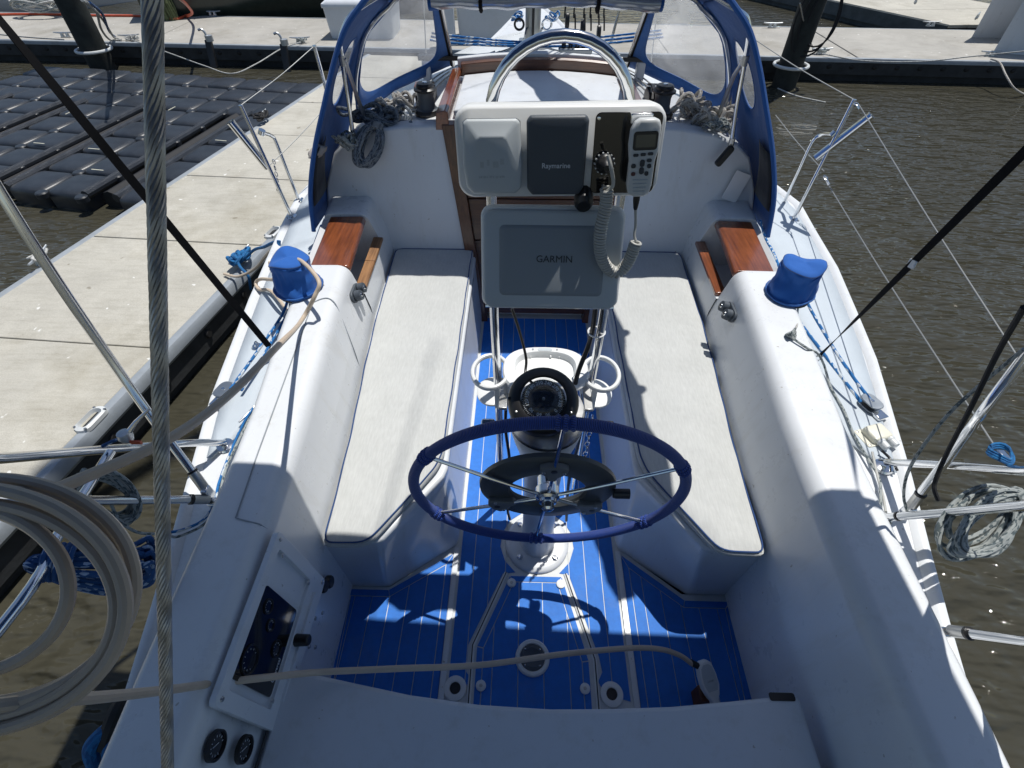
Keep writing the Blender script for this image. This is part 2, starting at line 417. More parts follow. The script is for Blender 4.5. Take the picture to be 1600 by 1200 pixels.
def clip(P, ax, val, keep_less):
    out = []
    for i in range(len(P)):
        a, b = P[i-1], P[i]; ia = (a[ax] <= val) == keep_less; ib = (b[ax] <= val) == keep_less
        if ia != ib:
            t = (val-a[ax])/(b[ax]-a[ax]); out.append((a[0]+(b[0]-a[0])*t, a[1]+(b[1]-a[1])*t))
        if ib: out.append(b)
    return out
def area(P): return abs(sum(p[0]*q[1]-q[0]*p[1] for p, q in zip(P, P[1:]+P[:1])))/2
def text_mesh(name, body, size, m, parent, M, extrude=.0006, bold=False):
    cu = bpy.data.curves.new(name, 'FONT'); cu.body = body; cu.size = size; cu.align_x = 'CENTER'; cu.align_y = 'CENTER'; cu.extrude = extrude
    cu.resolution_u = 3
    if bold: cu.offset = size*.012
    o = bpy.data.objects.new(name, cu); COL.objects.link(o)
    me = bpy.data.meshes.new_from_object(o.evaluated_get(bpy.context.evaluated_depsgraph_get()))
    bpy.data.objects.remove(o); me.materials.clear(); me.materials.append(m)
    off = Vector((0, 0, 0)); p = parent
    while p is not None: off += p.location; p = p.parent
    me.transform(Matrix.Translation(-off) @ M)
    o = bpy.data.objects.new(name, me); COL.objects.link(o); o.parent = parent; return o
def frame(c, xax, yax):
    """matrix with x along xax, y along yax (both orthogonalised)"""
    x = Vector(xax).normalized(); y = Vector(yax); y = (y-x*y.dot(x)).normalized(); z = x.cross(y)
    M = Matrix((x, y, z)).transposed().to_4x4(); M.translation = Vector(c); return M
def rbox_poly(w, h, r, n=5, cx=0, cy=0):
    out = []
    for sx, sy, a0 in ((1, 1, 0), (-1, 1, 90), (-1, -1, 180), (1, -1, 270)):
        for k in range(n+1):
            a = R(a0+90*k/n); out.append((cx+sx*(w/2-r)+r*math.cos(a), cy+sy*(h/2-r)+r*math.sin(a)))
    return out

# ================================================================ water and far ground
g = MB(); g.add([(-260, -200, -.55), (260, -200, -.55), (260, 420, -.55), (-260, 420, -.55)], [(0, 1, 2, 3)])
o = g.build('water', WATER, smooth=False); o['kind'] = 'structure'

# ================================================================ the sailboat: hull, deck and cockpit mouldings
boat = thing('sailboat', 'white sailboat moored between the docks, its open cockpit filling the picture', 'sailboat', (0, 2.5, -.55))
EDGE_R = [(-.85, .86), (-.3, .955), (.19, 1.044), (.58, 1.148), (1.02, 1.284), (1.6, 1.44), (2.27, 1.566), (3.0, 1.63), (3.5, 1.48), (4.2, 1.16), (5, .85), (5.6, .64), (6.2, .44), (7, .22), (7.6, .02)]
EDGE_L = [(-.85, .90), (-.3, .985), (.256, 1.078), (.42, 1.11), (.68, 1.168), (1.02, 1.247), (1.26, 1.306), (1.94, 1.41), (2.77, 1.51), (3.1, 1.52), (3.5, 1.42), (4.2, 1.14), (5, .85), (5.6, .64), (6.2, .44), (7, .22), (7.6, .02)]
ZD = [(-.85, .55), (2.8, .55), (4, .59), (5, .65), (6, .73), (7.6, .86)]
def xe(side, y): return interp(EDGE_R if side > 0 else EDGE_L, y)*side
def zd(y): return interp(ZD, y)
ys = [-.85, -.6, -.3, 0, .25, .5, .75, 1.0, 1.3, 1.6, 1.95, 2.3, 2.7, 3.0, 3.3, 3.6, 4.0, 4.4, 4.8, 5.2, 5.6, 6.0, 6.5, 7.0, 7.35, 7.6]
g = MB()
secs = []
for y in ys:
    r = []
    for sd in (-1, 1):
        e = xe(sd, y); z = zd(y); q = [(e*.55, y, -.85), (e*.86, y, -.62), (e*.95, y, -.25), (e*.992, y, .2), (e*1.0, y, z-.05), (e*1.0, y, z+.012), (e-sd*.010, y, z+.016), (e-sd*min(.024, abs(e)*.8), y, z+.014), (e-sd*min(.040, abs(e)*.85), y, z+.001)]
        r.append(q)
    secs.append(r[0]+r[1][::-1])
hl = MB(); n = len(secs[0])//2
hl.loft([s[:n] for s in secs]); hl.loft([s[n:] for s in secs])
tr = secs[0]; hl.add(tr, [tuple(range(len(tr)))])
hl.build('hull', GEL, boat, ang=50)
# coaming tables (absolute x)
XI = [(-.85, .745), (.76, .748), (1.2, .767), (1.6, .803), (2.0, .83), (2.6, .845)]
XS = [(-.85, .775), (.3, .79), (.65, .803), (1.03, .82), (1.4, .855), (1.95, .90), (2.6, .93)]
XO = [(-.85, .90), (.3, .965), (.8, .985), (1.05, 1.0), (1.45, 1.05), (1.95, 1.10), (2.6, 1.16)]
# side decks and foredeck
for sd in (-1, 1):
    g = MB(); ss = []
    for y in ys:
        if y > 2.75: xin = 0.0 if y > 5.2 else interp([(2.7, 1.05), (3.4, 1.0), (4.2, .82), (5.2, .4)], y)
        else: xin = interp(XO, y)-.03
        e = abs(xe(sd, y)); xin = min(xin, e*.7 if y > 5.2 else e-.1)
        ss.append([(sd*(xin+(e-.034-xin)*k/4), y, zd(y)+.012*(1-k/4)) for k in range(5)])
    g.loft(ss); g.build('side_deck', GEL, boat)
    g = MB(); ss = []
    for y in [1.02, 1.1, 1.2, 1.4, 1.7, 2.0, 2.3, 2.6, 2.9, 3.2]:
        a = interp(XO, y)+.075; b = abs(xe(sd, y))-.048
        if y < 1.15: a = b-(b-a)*(y-1.0)/.15*.9
        ss.append([(sd*(a+(b-a)*k/3), y, zd(y)+.006+.012*(1-(a+(b-a)*k/3-interp(XO, y))/max(.05, abs(xe(sd, y))-interp(XO, y)))) for k in range(4)])
    g.loft(ss); g.build('nonskid_panel', NONSKID, boat, solid=.004, off=1)
# coamings
def coam_sec(sd, y):
    xi, xs, xo = interp(XI, y), interp(XS, y), interp(XO, y)
    cx_ = xi+.022
    p = [(xi, -.03), (xi, .37), (xi+.001, .44), (cx_-.0022, .562), (cx_+.0012, .574), (xs-.020, .690), (xs-.016, .705), (xs-.008, .722), (xs+.004, .735), (xs+.020, .743), (xs+.036, .746), (xo-.030, .744), (xo-.016, .740), (xo-.005, .730), (xo+.001, .716), (xo+.006, .690), (xo+.022, .592), (xo+.030, .573), (xo+.05, .560), (xo+.05, -.03)]
    return [(sd*a, y, z) for a, z in p]
for sd in (-1, 1):
    g = MB(); st = [-.85, -.5, -.2, .05, .3, .5, .7, .9, 1.1, 1.3, 1.5, 1.7, 1.85, 1.95, 1.975]
    ss = [coam_sec(sd, y) for y in st]
    # eased forward end where the locker recess begins
    last = [(x, 1.985, z-(.008 if z > .5 else 0)) for x, y, z in ss[-1]]
    g.loft(ss+[last], ring=True, cap=True); g.build('coaming', GEL, boat, ang=50, wn=True)
    # solid end of the coaming against the cabin
    g = MB(); ss = [coam_sec(sd, y) for y in (2.47, 2.485, 2.55, 2.66)]
    ss[0] = [(x, 2.47, z-(.008 if z > .5 else 0)) for x, y, z in ss[0]]
    g.loft(ss, ring=True, cap=True); g.build('coaming_end', GEL, boat, ang=50, wn=True)
    # locker recess: sill, floor, back wall, teak board and teak sill strip
    X = lambda a: sd*a
    g = MB()
    g.loft([[(X(interp(XI, y)), y, -.03), (X(interp(XI, y)+.004), y, .50), (X(interp(XI, y)+.018), y, .585), (X(interp(XI, y)+.055), y, .585), (X(interp(XI, y)+.06), y, .46), (X(interp(XO, y)-.02), y, .46), (X(interp(XO, y)-.02), y, .69), (X(interp(XO, y)+.005), y, .71), (X(interp(XO, y)+.03), y, .58), (X(interp(XO, y)+.05), y, .556), (X(interp(XO, y)+.05), y, -.03)] for y in (1.98, 2.2, 2.475)], ring=True)
    g.build('locker_recess', GEL2, boat, ang=40)
    g = MB()
    for k, (ya, yb) in enumerate(((2.0, 2.235), (2.237, 2.47))) if sd < 0 else enumerate(((2.0, 2.47),)):
        g.loft([[(X(interp(XI, y)+.012), y, .586), (X(interp(XI, y)+.012), y, .605), (X(interp(XI, y)+.064), y, .606), (X(interp(XI, y)+.064), y, .586)] for y in (ya, yb)], ring=True, cap=True)
    g.build('teak_sill', TEAK if sd > 0 else TEAK_B, boat, bevel=.004)
    g = MB(); g.loft([[(X(a0), y, .70), (X(a0+.004), y, .726), (X(a0+.02), y, .733), (X(a1), y, .728), (X(a1), y, .70)] for y, a0, a1 in ((1.99, .889, 1.075), (2.2, .905, 1.09), (2.46, .922, 1.11))], ring=True, cap=True)
    g.build('teak_locker_board', TEAK, boat, bevel=.006)
    # seat box with sloping front
    top = [(.365, 2.62), (.362, 1.10), (.372, 1.06), (.555, .795), (.58, .785), (.80, .785), (.86, 2.62)]
    bot = [(.338, 2.62), (.338, 1.02), (.345, .985), (.598, .805), (.62, .80), (.80, .80), (.86, 2.62)]
    g = MB(); g.loft([[(X(a), b, -.02) for a, b in bot], [(X(a), b, .05) for a, b in bot], [(X(a), b, .36) for a, b in top], [(X(a-.004), b, .40) for a, b in top], [(X(a), b, .418) for a, b in top]], ring=True, cap=True)
    g.build('seat', GEL2, boat, bevel=.010, seg=3, wn=True)
    # locker hatch seam on the seat top edge
    g = MB()
    for ya, yb in ((1.2, 2.4),):
        g.box((X(.3615), (ya+yb)/2, .395), (.004, yb-ya, .003)); g.box((X(.3605), (ya+yb)/2, .30), (.003, yb-ya, .0025))
    g.build('seat_hatch_seam', BLACK, boat, smooth=False)
# raised panel seam on the port coaming top
g = MB(); g.tube([(-.965, 1.69, .748), (-.935, 1.3, .7475), (-.905, .9, .7475), (-.885, .69, .7475), (-.845, .68, .7475), (-.815, .676, .741), (-.797, .672, .72)], .0022, 5)
g.tube(cr([(-.965, 1.69, .748), (-.935, 1.715, .749), (-.905, 1.72, .747), (-.875, 1.70, .733), (-.8545, 1.672, .67), (-.833, 1.64, .60), (-.8145, 1.61, .53), (-.808, 1.595, .46)], 4), .0022, 5)
g.build('panel_seam', RIM, boat)

# cockpit sole: pale base with blue foam planks
def X_(P): return P
sole = MB().prism([(-.345, 2.60), (-.345, .99), (-.60, .80), (-.80, .80), (-.775, -.8), (.765, -.8), (.79, .80), (.58, .80), (.345, .99), (.345, 2.60)], -.06, 0).build('cockpit_sole', SOLEBASE, boat, bevel=.004)
def pad(P, x0, x1, wdt, border=0):
    if border:
        P, Q = offset_poly(P, border); n = len(P)
        for i in range(n):
            a, b, c, d = P[i], P[(i+1) % n], Q[(i+1) % n], Q[i]
            L = (Vector(b)-Vector(a)).length
            if L < .05: continue
            cc = ((a[0]+b[0]+c[0]+d[0])/4, (a[1]+b[1]+c[1]+d[1])/4)
            k = 1-.0035/max(L, .05)
            q = [lerp(cc, p, .985) for p in (a, b, c, d)]
            MB().prism(q, -.001, .0027).build('border_strip', FOAM, sole, smooth=False)
        P = offset_poly(Q, .0036)[1]
    x = x0
    while x < x1:
        c = clip(clip(P, 0, x+wdt-.0017, True), 0, x+.0017, False)
        if len(c) > 2 and area(c) > 2e-4: MB().prism(c, -.001, .0025).build('plank', FOAM, sole, smooth=False)
        x += wdt
def arc(cx, cy, r, a0, a1, n=6): return [(cx+r*math.cos(R(a0+(a1-a0)*k/n)), cy+r*math.sin(R(a0+(a1-a0)*k/n))) for k in range(n+1)]
pad([(-.322, 2.50), (-.31, 2.53), (0, 2.53)]+arc(0, 1.0, .158, 90, 235)+[(-.142, .865), (-.262, .59), (-.262, .50), (-.245, .48), (-.262, .44), (-.322, .42)], -.330, .0, .066)
pad([(0, 2.53), (.31, 2.53), (.322, 2.50), (.322, .42), (.232, .44), (.215, .48), (.232, .51), (.225, .56), (.130, .865)]+arc(0, 1.0, .158, -55, 90), .0, .33, .066)
pad([(-.112, .855), (.10, .855), (.185, .545), (.185, .20), (-.228, .20), (-.228, .585)], -.262, .27, .094, .022)
pad([(-.355, .945), (-.60, .785), (-.775, .785), (-.748, .20), (-.355, .20)], -.80, -.3, .070, .024)
pad([(.355, .955), (.585, .772), (.765, .772), (.738, .20), (.355, .20)], .355, .80, .070, .024)
MB().loft([[(x, y, z) for x, z in ((-.352, 0), (-.352, .008), (-.332, .008), (-.332, 0))] for y in (.2, .97)], ring=True, cap=True).build('seam_strip', GEL2, sole, smooth=False)
MB().loft([[(x, y, z) for x, z in ((.332, 0), (.332, .008), (.352, .008), (.352, 0))] for y in (.2, .97)], ring=True, cap=True).build('seam_strip', GEL2, sole, smooth=False)
for pts in ([(-.128, .868), (-.245, .587), (-.245, .2)], [(.116, .868), (.208, .55), (.208, .2)]):
    MB().tube([(a, b, .001) for a, b in pts], .0085, 6).build('hatch_edge', WHITEP, sole)
    MB().tube([(a, b, .0085) for a, b in pts], .0022, 5).build('hatch_gap', BLACK, sole)
for hx, hy in ((-.105, .825), (.095, .825), (-.205, .455), (.165, .455)):
    MB().lathe([(0, .011), (.014, .011), (.018, .009), (.018, 0)], (hx, hy, 0), n=16).build('hinge_boss', WHITEP, sole)
    MB().lathe([(0, .0135), (.005, .0132), (.006, .011)], (hx, hy, 0), n=10).build('screw', STEEL_D, sole)
dr = MB().lathe([(.046, .010), (.049, .014), (.058, .014), (.063, .010), (.064, 0)], (-.021, .55, 0), n=32).build('deck_plate', WHITEP, sole)
MB().lathe([(0, .011), (.03, .011), (.033, .013), (.045, .012), (.046, .004)], (-.021, .55, 0), n=32).build('plate_lid', GREYP, sole)
for k in range(4):
    a = R(45+90*k); MB().lathe([(0, .0145), (.0035, .014), (.004, .012)], (-.021+.039*math.cos(a), .55+.039*math.sin(a), 0), n=8).build('screw', STEEL, sole)
for dx, dy in ((-.296, .445), (.258, .44)):
    MB().lathe([(.018, -.004), (.020, .009), (.032, .011), (.04, .008), (.041, 0)], (dx, dy, 0), n=24).build('scupper_ring', WHITEP, sole)
    MB().lathe([(0, .002), (.019, .003)], (dx, dy, .004), n=16).build('scupper_hole', BLACK, sole)
# aft bench
fr = [(-.735, .395), (-.672, .377), (-.52, .353), (-.373, .330), (-.18, .312), (.014, .306), (.18, .311), (.344, .320), (.52, .338), (.684, .356), (.700, .350)]
g = MB().prism(fr+[(.695, -.8), (-.735, -.8)], .415, .450); g.build('aft_bench', GEL2, boat, bevel=.012, seg=3, wn=True)
MB().prism([(-.72, .27), (.67, .25), (.67, -.8), (-.72, -.8)], -.02, .416).build('bench_riser', GEL2, boat)
MB().tube([(-.733, .36, .452), (-.735, -.3, .452)], .004, 5).build('bench_seam', BLACK, boat)
MB().prism(rbox_poly(.07, .02, .006, 3, .65, .349), .4505, .4515).build('bench_label', BLACK, boat, smooth=False)

# engine instrument panel let into the port coaming side
ep = MB()
PM = frame((-.751, .45, .562), (0, 1, 0), (-.118, 0, .99))
def onp(u, v, h=0): return PM @ Vector((u, v, h))
pf = MB()
outer = rbox_poly(.425, .34, .015, 4); inner = [(.185, .118), (-.185, .118), (-.185, -.075), (.15, -.075), (.15, .118)]
inn = rbox_poly(.345, .215, .008, 4, 0, .03)
n = len(outer)
pf.add([onp(a, b, .0) for a, b in outer]+[onp(a, b, .016) for a, b in outer]+[onp(a, b, .016) for a, b in inn]+[onp(a, b, .004) for a, b in inn],
       [(i, (i+1) % n, n+(i+1) % n, n+i) for i in range(n)]+[(n+i, n+(i+1) % n, 2*n+(i+1) % n, 2*n+i) for i in range(n)]+[(2*n+i, 2*n+(i+1) % n, 3*n+(i+1) % n, 3*n+i) for i in range(n)]+[tuple(3*n+i for i in range(n))])
panel = pf.build('engine_panel', GEL2, boat, bevel=.002)
def plate(name, w, h, r, d0, d1, m, par, u=0, v=0, M=None, **k):
    q = MB().prism(rbox_poly(w, h, r, 4, u, v), d0, d1); q.xf(M if M is not None else PM); return q.build(name, m, par, **k)
plate('instrument_face', .225, .196, .012, .0045, .0085, BLACKG, panel, -.035, .03)
plate('panel_ledge', .30, .014, .004, .016, .024, GEL2, panel, 0, -.118)
for u, v, r in ((.035, .085, .020), (.0, .045, .017), (-.095, .085, .036), (-.04, -.02, .022)):
    MB().lathe([(r*.86, .0085), (r*.9, .0125), (r, .0125), (r, .0085)], n=24).xf(PM @ Matrix.Translation((u, v, 0))).build('gauge_bezel', BLACK, panel)
    MB().lathe([(0, .009), (r*.86, .009)], n=24).xf(PM @ Matrix.Translation((u, v, 0))).build('gauge_glass', BLACKG, panel)
    for k in range(9):
        a = R(-130+32*k); MB().box((u+r*.66*math.sin(a), v+r*.66*math.cos(a), .0094), (.0014, .004, .0004), Matrix.Rotation(-a, 3, 'Z')).xf(PM).build('gauge_tick', LETTER_W, panel, smooth=False)
text_mesh('panel_lettering', 'Universal', .016, LETTER_W, panel, PM @ Matrix.Translation((-.085, -.052, .0092)) @ Matrix.Rotation(R(0), 4, 'Z'))
MB().lathe([(0, .045), (.012, .045), (.0155, .042), (.0165, .02), (.018, .0)], n=20).xf(PM @ Matrix.Translation((.005, -.098, .012))).build('start_knob', BLACK, panel)
for u, v in ((.195, .15), (-.195, .15), (.195, -.15), (-.195, -.15), (.165, .112), (.16, -.068), (-.155, -.068)):
    MB().lathe([(0, .020), (.005, .0195), (.0065, .016)], n=10).xf(PM @ Matrix.Translation((u, v, 0))).build('panel_screw', STEEL_D, panel)
for u, v in ((.205, -.205), (.232, -.235)):
    MB().lathe([(0, .004), (.012, .008), (.019, .008), (.022, .003), (.022, -.01)], n=20).xf(PM @ Matrix.Translation((u, v, -.002))).build('vent_cap', BLACK, boat)
for u, v in ((.10, -.20), (.13, -.235), (.02, -.21), (.03, -.25), (-.06, -.22)):
    MB().lathe([(0, .005), (.005, .0045), (.007, .0)], n=10).xf(PM @ Matrix.Translation((u, v, .002))).build('wall_screw', STEEL_D, boat)
for yy, v, r in ((.175, .10, .031), (.185, -.02, .030)):
    gm = PM @ Matrix.Translation((yy-.45, v, .004))
    gb = MB().lathe([(r*.82, .006), (r*.86, .012), (r, .011), (r*1.03, .0)], n=28).xf(gm).build('engine_gauge', BLACK, boat)
    MB().lathe([(0, .007), (r*.84, .007)], n=28).xf(gm).build('gauge_glass', BLACKG, gb)
    for k in range(11):
        a = R(-140+28*k); MB().box((r*.62*math.sin(a), r*.62*math.cos(a), .0075), (.0013, .0045, .0004), Matrix.Rotation(-a, 3, 'Z')).xf(gm).build('gauge_tick', LETTER_W, gb, smooth=False)
    MB().box((0, .004, .0078), (.0012, .02, .0004), Matrix.Rotation(.7, 3, 'Z')).xf(gm).build('gauge_needle', LETTER_W, gb, smooth=False)
# round access plate on the starboard side and cam cleats on both coamings
MB().lathe([(0, .004), (.06, .004), (.063, .001), (.064, 0)], n=32).xf(frame((.752, .70, .22), (0, -1, 0), (.02, 0, 1))).build('access_plate', GEL2, boat)
for sd in (-1, 1):
    cm = frame((-.860, 1.89, .650) if sd < 0 else (.8525, 1.80, .643), (0, -sd, 0), (sd*.33, 0, .94))
    cm = cm @ Matrix.Scale(1.35, 4)
    cl = MB().prism(rbox_poly(.085, .04, .018, 4), 0, .010).xf(cm).build('cam_cleat', GREYP, boat, bevel=.003)
    for u in (-.021, .021):
        MB().lathe([(.013, .010), (.017, .016), (.0155, .034), (.0, .036)], n=16, sy=1.15).xf(cm @ Matrix.Translation((u, 0, 0))).build('cam', GREYP, cl)
        MB().lathe([(0, .0385), (.006, .038), (.0075, .035)], n=10).xf(cm @ Matrix.Translation((u, 0, 0))).build('cam_bolt', STEEL, cl)

# ---------------------------------------------------------------- cabin: bulkhead, trunk, companionway
def yb(z): return 2.60+.21*(z-.45)
for sd in (-1, 1):
    pr = [(.345, -.02), (.37, .2), (.50, 1.095), (.72, 1.085), (.90, 1.06), (1.02, 1.02), (1.10, .955), (1.17, .80), (1.215, .56), (1.215, -.02)]
    g = MB(); g.loft([[(sd*a, yb(z), z) for a, z in pr], [(sd*a, yb(z)+.09, z+(.0 if z < .9 else .004)) for a, z in pr]], ring=True, cap=True)
    g.build('bulkhead', GEL2, boat, bevel=.012, seg=3, wn=True)
    # teak companionway post
    g = MB(); g.loft([[(sd*(.300+.145*k), yb(z)-.012, z), (sd*(.362+.150*k), yb(z)-.014, z), (sd*(.362+.150*k), yb(z)+.06, z), (sd*(.300+.145*k), yb(z)+.06, z)] for z, k in ((.0, 0), (.55, .5), (1.10, 1.0))], ring=True, cap=True)
    g.build('companionway_post', TEAK_Z, boat, bevel=.005)
zz = [.04, .27, .50, .73, .96, 1.12]
for a, b in zip(zz, zz[1:]):
    w0, w1 = .305+.135*a/1.1, .305+.135*b/1.1
    g = MB(); g.loft([[(-w0, yb(a)+y, a+.003), (w0, yb(a)+y, a+.003), (w1, yb(b)+y, b-.003), (-w1, yb(b)+y, b-.003)] for y in (.018, .042)], ring=True, cap=True)
    g.build('washboard', TEAK_X, boat, bevel=.003)
MB().box((0, 2.60, .02), (.62, .05, .045)).build('companionway_sill', GEL2, boat, bevel=.008)
# trunk
TW = [(2.76, 1.08), (3.4, 1.02), (4.0, .86), (4.4, .72), (5.0, .50), (5.4, .34), (5.7, .22)]
TZ = [(2.76, 0), (4.0, .0), (4.8, -.04), (5.4, -.12), (5.7, -.24)]
g = MB(); ss = []
for y in (2.76, 3.0, 3.4, 3.8, 4.2, 4.6, 5.0, 5.25, 5.45, 5.7):
    wd = interp(TW, y); dz = interp(TZ, y); h = []
    for k, z in ((1.10, .58), (1.02, .92), (.985, .99), (.93, 1.03), (.8, 1.06), (.5, 1.09), (.2, 1.103)): h.append((wd*k, z+dz*(1 if z > .6 else 0)))
    ss.append([(-a, y, max(z, zd(y)-.05)) for a, z in h]+[(a, y, max(z, zd(y)-.05)) for a, z in h[::-1]])
g.loft(ss, cap=True); g.build('cabin_trunk', GEL, boat, ang=50)
# sliding hatch, teak runners, teak beam
g = MB(); g.loft([[(x, y, 1.135+.028*(1-(x/.46)**2)) for x in (-.46, -.3, -.15, 0, .15, .3, .46)]+[(.46, y, 1.10), (-.46, y, 1.10)] for y in (2.83, 2.845, 3.15, 3.435, 3.45)], ring=True, cap=True)
g.build('sliding_hatch', GEL2, boat, bevel=.008)
for sd in (-1, 1):
    g = MB(); g.loft([[(sd*a, y, z) for a, z in ((.475, 1.07), (.475, 1.155), (.49, 1.165), (.535, 1.155), (.545, 1.07))] for y in (2.73, 3.1, 3.5)], ring=True, cap=True)
    g.build('hatch_runner', TEAK, boat, bevel=.004)
g = MB(); g.loft([[(x, y, z+.03*(1-(x/.5)**2)) for y, z in ((3.46, 1.12), (3.455, 1.185), (3.475, 1.195), (3.50, 1.19), (3.50, 1.12))] for x in (-.475, -.3, -.15, 0, .15, .3, .475)], ring=True, cap=True)
g.build('hatch_beam', TEAK_X, boat, bevel=.003)
g = MB(); g.loft([[(x, y, z+.03*(1-(x/.5)**2)) for y, z in ((3.505, 1.12), (3.503, 1.207), (3.535, 1.215), (3.56, 1.20), (3.56, 1.12))] for x in (-.5, -.3, -.15, 0, .15, .3, .5)], ring=True, cap=True)
g.build('seahood_lip', GEL, boat, bevel=.004)
# sticker sheet and handset cradle on the starboard bulkhead
MB().prism(rbox_poly(.09, .15, .006, 2), 0, .002).xf(frame((1.054, 2.655, 0.824), (1, .04, -.35), (.30, .2, 1))).build('paper_label', PAPER, boat, smooth=False)
MB().prism(rbox_poly(.036, .11, .014, 4), 0, .025).xf(frame((0.939, 2.660, 0.986), (1, .04, -.7), (.7, .2, 1))).build('winch_handle_pocket', BLACK, boat, bevel=.006)
# deck hardware bolted to the boat
for sd, px in ((-1, (-1.0, .19)), ):
    g = MB(); c = (-1.0, .17, .572)
    g.tube(cr([(c[0]-.012, c[1]-.035, c[2]), (c[0]-.006, c[1]-.028, c[2]+.025), (c[0], c[1], c[2]+.034), (c[0]+.006, c[1]+.028, c[2]+.025), (c[0]+.012, c[1]+.035, c[2])], 5), .006, 8)
    e_ = MB().prism(rbox_poly(.045, .085, .018, 4, c[0], c[1]), .556, .570).build('pad_eye', STEEL, boat, bevel=.002)
    g.build('eye_bow', STEEL, e_)

# ================================================================ cockpit gear
# ---------------- seat cushions
def rounded(P, m=9):
    out = []
    for i in range(len(P)):
        a, b = Vector(P[i]), Vector(P[(i+1) % len(P)])
        k = max(1, int((b-a).length/.014))
        out += [a.lerp(b, j/k) for j in range(k)]
    for _ in range(2): out = [(out[i-1]+out[i]*2+out[(i+1) % len(out)])/4 for i in range(len(out))]
    return out
for sd, lab in ((-1, 'long off-white seat cushion with blue piping on the left bench by the dock side'), (1, 'long off-white seat cushion with blue piping on the right bench, half in shadow')):
    t = thing('seat_cushion', lab, 'cushion', (sd*.58, 1.6, .418), 'cockpit seat cushions')
    P = [(.378, 2.605), (.376, 1.8), (.378, 1.14), (.395, 1.075), (.555, .812), (.585, .772), (.62, .762), (.735, .760), (.738, .79), (.757, 1.2), (.792, 1.62), (.815, 2.0), (.832, 2.585), (.80, 2.60)]
    g = MB(); rnd = random.Random(5+sd)
    rings = []
    for ins, z in ((.002, .4185), (-.004, .432), (-.003, .447), (.004, .4535), (.013, .4555)):
        q = offset_poly(P, ins)[1]
        pts = rounded([(sd*a, b, z) for a, b in q])
        rings.append([(p.x, p.y, z+(.0022*math.sin(p.y*9+p.x*4)+.0015*math.sin(p.y*23) if .45 < z < .455 else 0)) for p in pts])
    g.loft(rings, ring=True, cap=True); g.build('cover', CUSH, t, ang=60)
    IN = [(.762, .606), (.772, .585), (.812, .555), (1.075, .395), (1.14, .378), (1.8, .376), (2.605, .378)]; OUT = [(.762, .734), (.79, .738), (1.2, .757), (1.62, .792), (2.0, .815), (2.60, .832)]
    rows = []; NY, NX = 120, 26
    for j in range(NY+1):
        y = .768+(2.598-.768)*j/NY; a_, b_ = interp(IN, y)+.006, interp(OUT, y)-.006; row = []
        for i in range(NX+1):
            f_ = i/NX; x = a_+(b_-a_)*f_; ed = min(f_*(b_-a_), (1-f_)*(b_-a_), y-.768, 2.598-y, .05)/.05
            wv = noise.noise(Vector((x*7+sd*3, y*4.2, .3)))*.0035+noise.noise(Vector((x*16+y*5, y*9-x*8, sd*2.0)))*.0022+abs(noise.noise(Vector((x*9-y*6, y*5+x*4, 4+sd))))*.004
            row.append((sd*x, y, .4546+.0075*(ed*(2-ed))+wv*ed))
        rows.append(row)
    MB().loft(rows).build('top_cloth', CUSH, t, ang=80)
    q = offset_poly(P, .003)[1]
    path = rounded([(sd*a, b, .4555) for a, b in q], 14)
    path = [(p.x+.0012*math.sin(p.y*23+sd), p.y, .4555+.0012*math.sin(p.y*17)) for p in path]
    MB().tube(path, .0030, 6, closed=True).build('piping', PIPING, t)

# ---------------- steering pedestal
ped = thing('steering_pedestal', 'white steering pedestal with steel bowl and black compass in the centre of the cockpit', 'steering pedestal', (0, 1.0, 0))
MB().lathe([(0, .022), (.09, .022), (.116, .020), (.130, .014), (.135, .006), (.135, 0)], (0, 1.0, .002), n=40).build('base_flange', GEL2, ped)
MB().lathe([(.075, .02), (.068, .05), (.064, .15), (.064, .45), (.070, .60), (.088, .70), (.105, .765), (.112, .80), (.112, .825)], (0, 1.0, 0), n=32).build('column', GEL, ped)
MB().lathe([(.112, .825), (.113, .83), (.113, .885), (.108, .897), (.0, .90)], (0, 1.0, 0), n=36).build('steel_bowl', STEEL_D, ped)
MB().lathe([(.1145, .823), (.1155, .827), (.1145, .831)], (0, 1.0, 0), n=36).build('black_band', BLACK, ped)
for k in range(4):
    a = R(45+90*k); MB().lathe([(0, .034), (.008, .033), (.010, .028), (.013, .026), (.013, .02)], (.104*math.cos(a), 1.0+.104*math.sin(a), 0), n=6).build('flange_bolt', STEEL, ped)
CM = frame((-.016, .995, .905), (1, 0, 0), (0, .92, .39))
comp = MB().lathe([(.098, .0), (.104, .02), (.104, .05), (.100, .062), (.088, .072), (.070, .074), (.066, .068)], n=44).xf(CM).build('compass', BLACK, ped)
MB().lathe([(.066, .060), (.060, .078), (.044, .094), (.022, .103), (0, .105)], n=36).xf(CM).build('compass_dome', GLASS, comp)
MB().lathe([(0, .066), (.020, .068), (.050, .064), (.064, .056), (.064, .05)], n=36).xf(CM).build('compass_card', BLACKG, comp)
for i, s_ in enumerate(('240', '210', '180', '150', '120', '90', '60', '30', '0', '330', '300', '270')):
    a = R(30*i-15); d = .049
    text_mesh('compass_number', s_, .0145, LETTER_W, comp, CM @ Matrix.Translation((-d*math.sin(a), d*math.cos(a), .0668)) @ Matrix.Rotation(a, 4, 'Z'))
g = MB()
for i in range(72):
    a = R(5*i); d = .0602; L = .006 if i % 3 == 0 else .0035
    g.box((-d*math.sin(a), d*math.cos(a), .0632), (.0010, L, .0005), Matrix.Rotation(a, 3, 'Z'))
g.xf(CM).build('compass_scale', LETTER_W, comp, smooth=False)
MB().lathe([(0, .072), (.004, .071), (.005, .066)], n=12).xf(CM).build('compass_pivot', STEEL_D, comp)
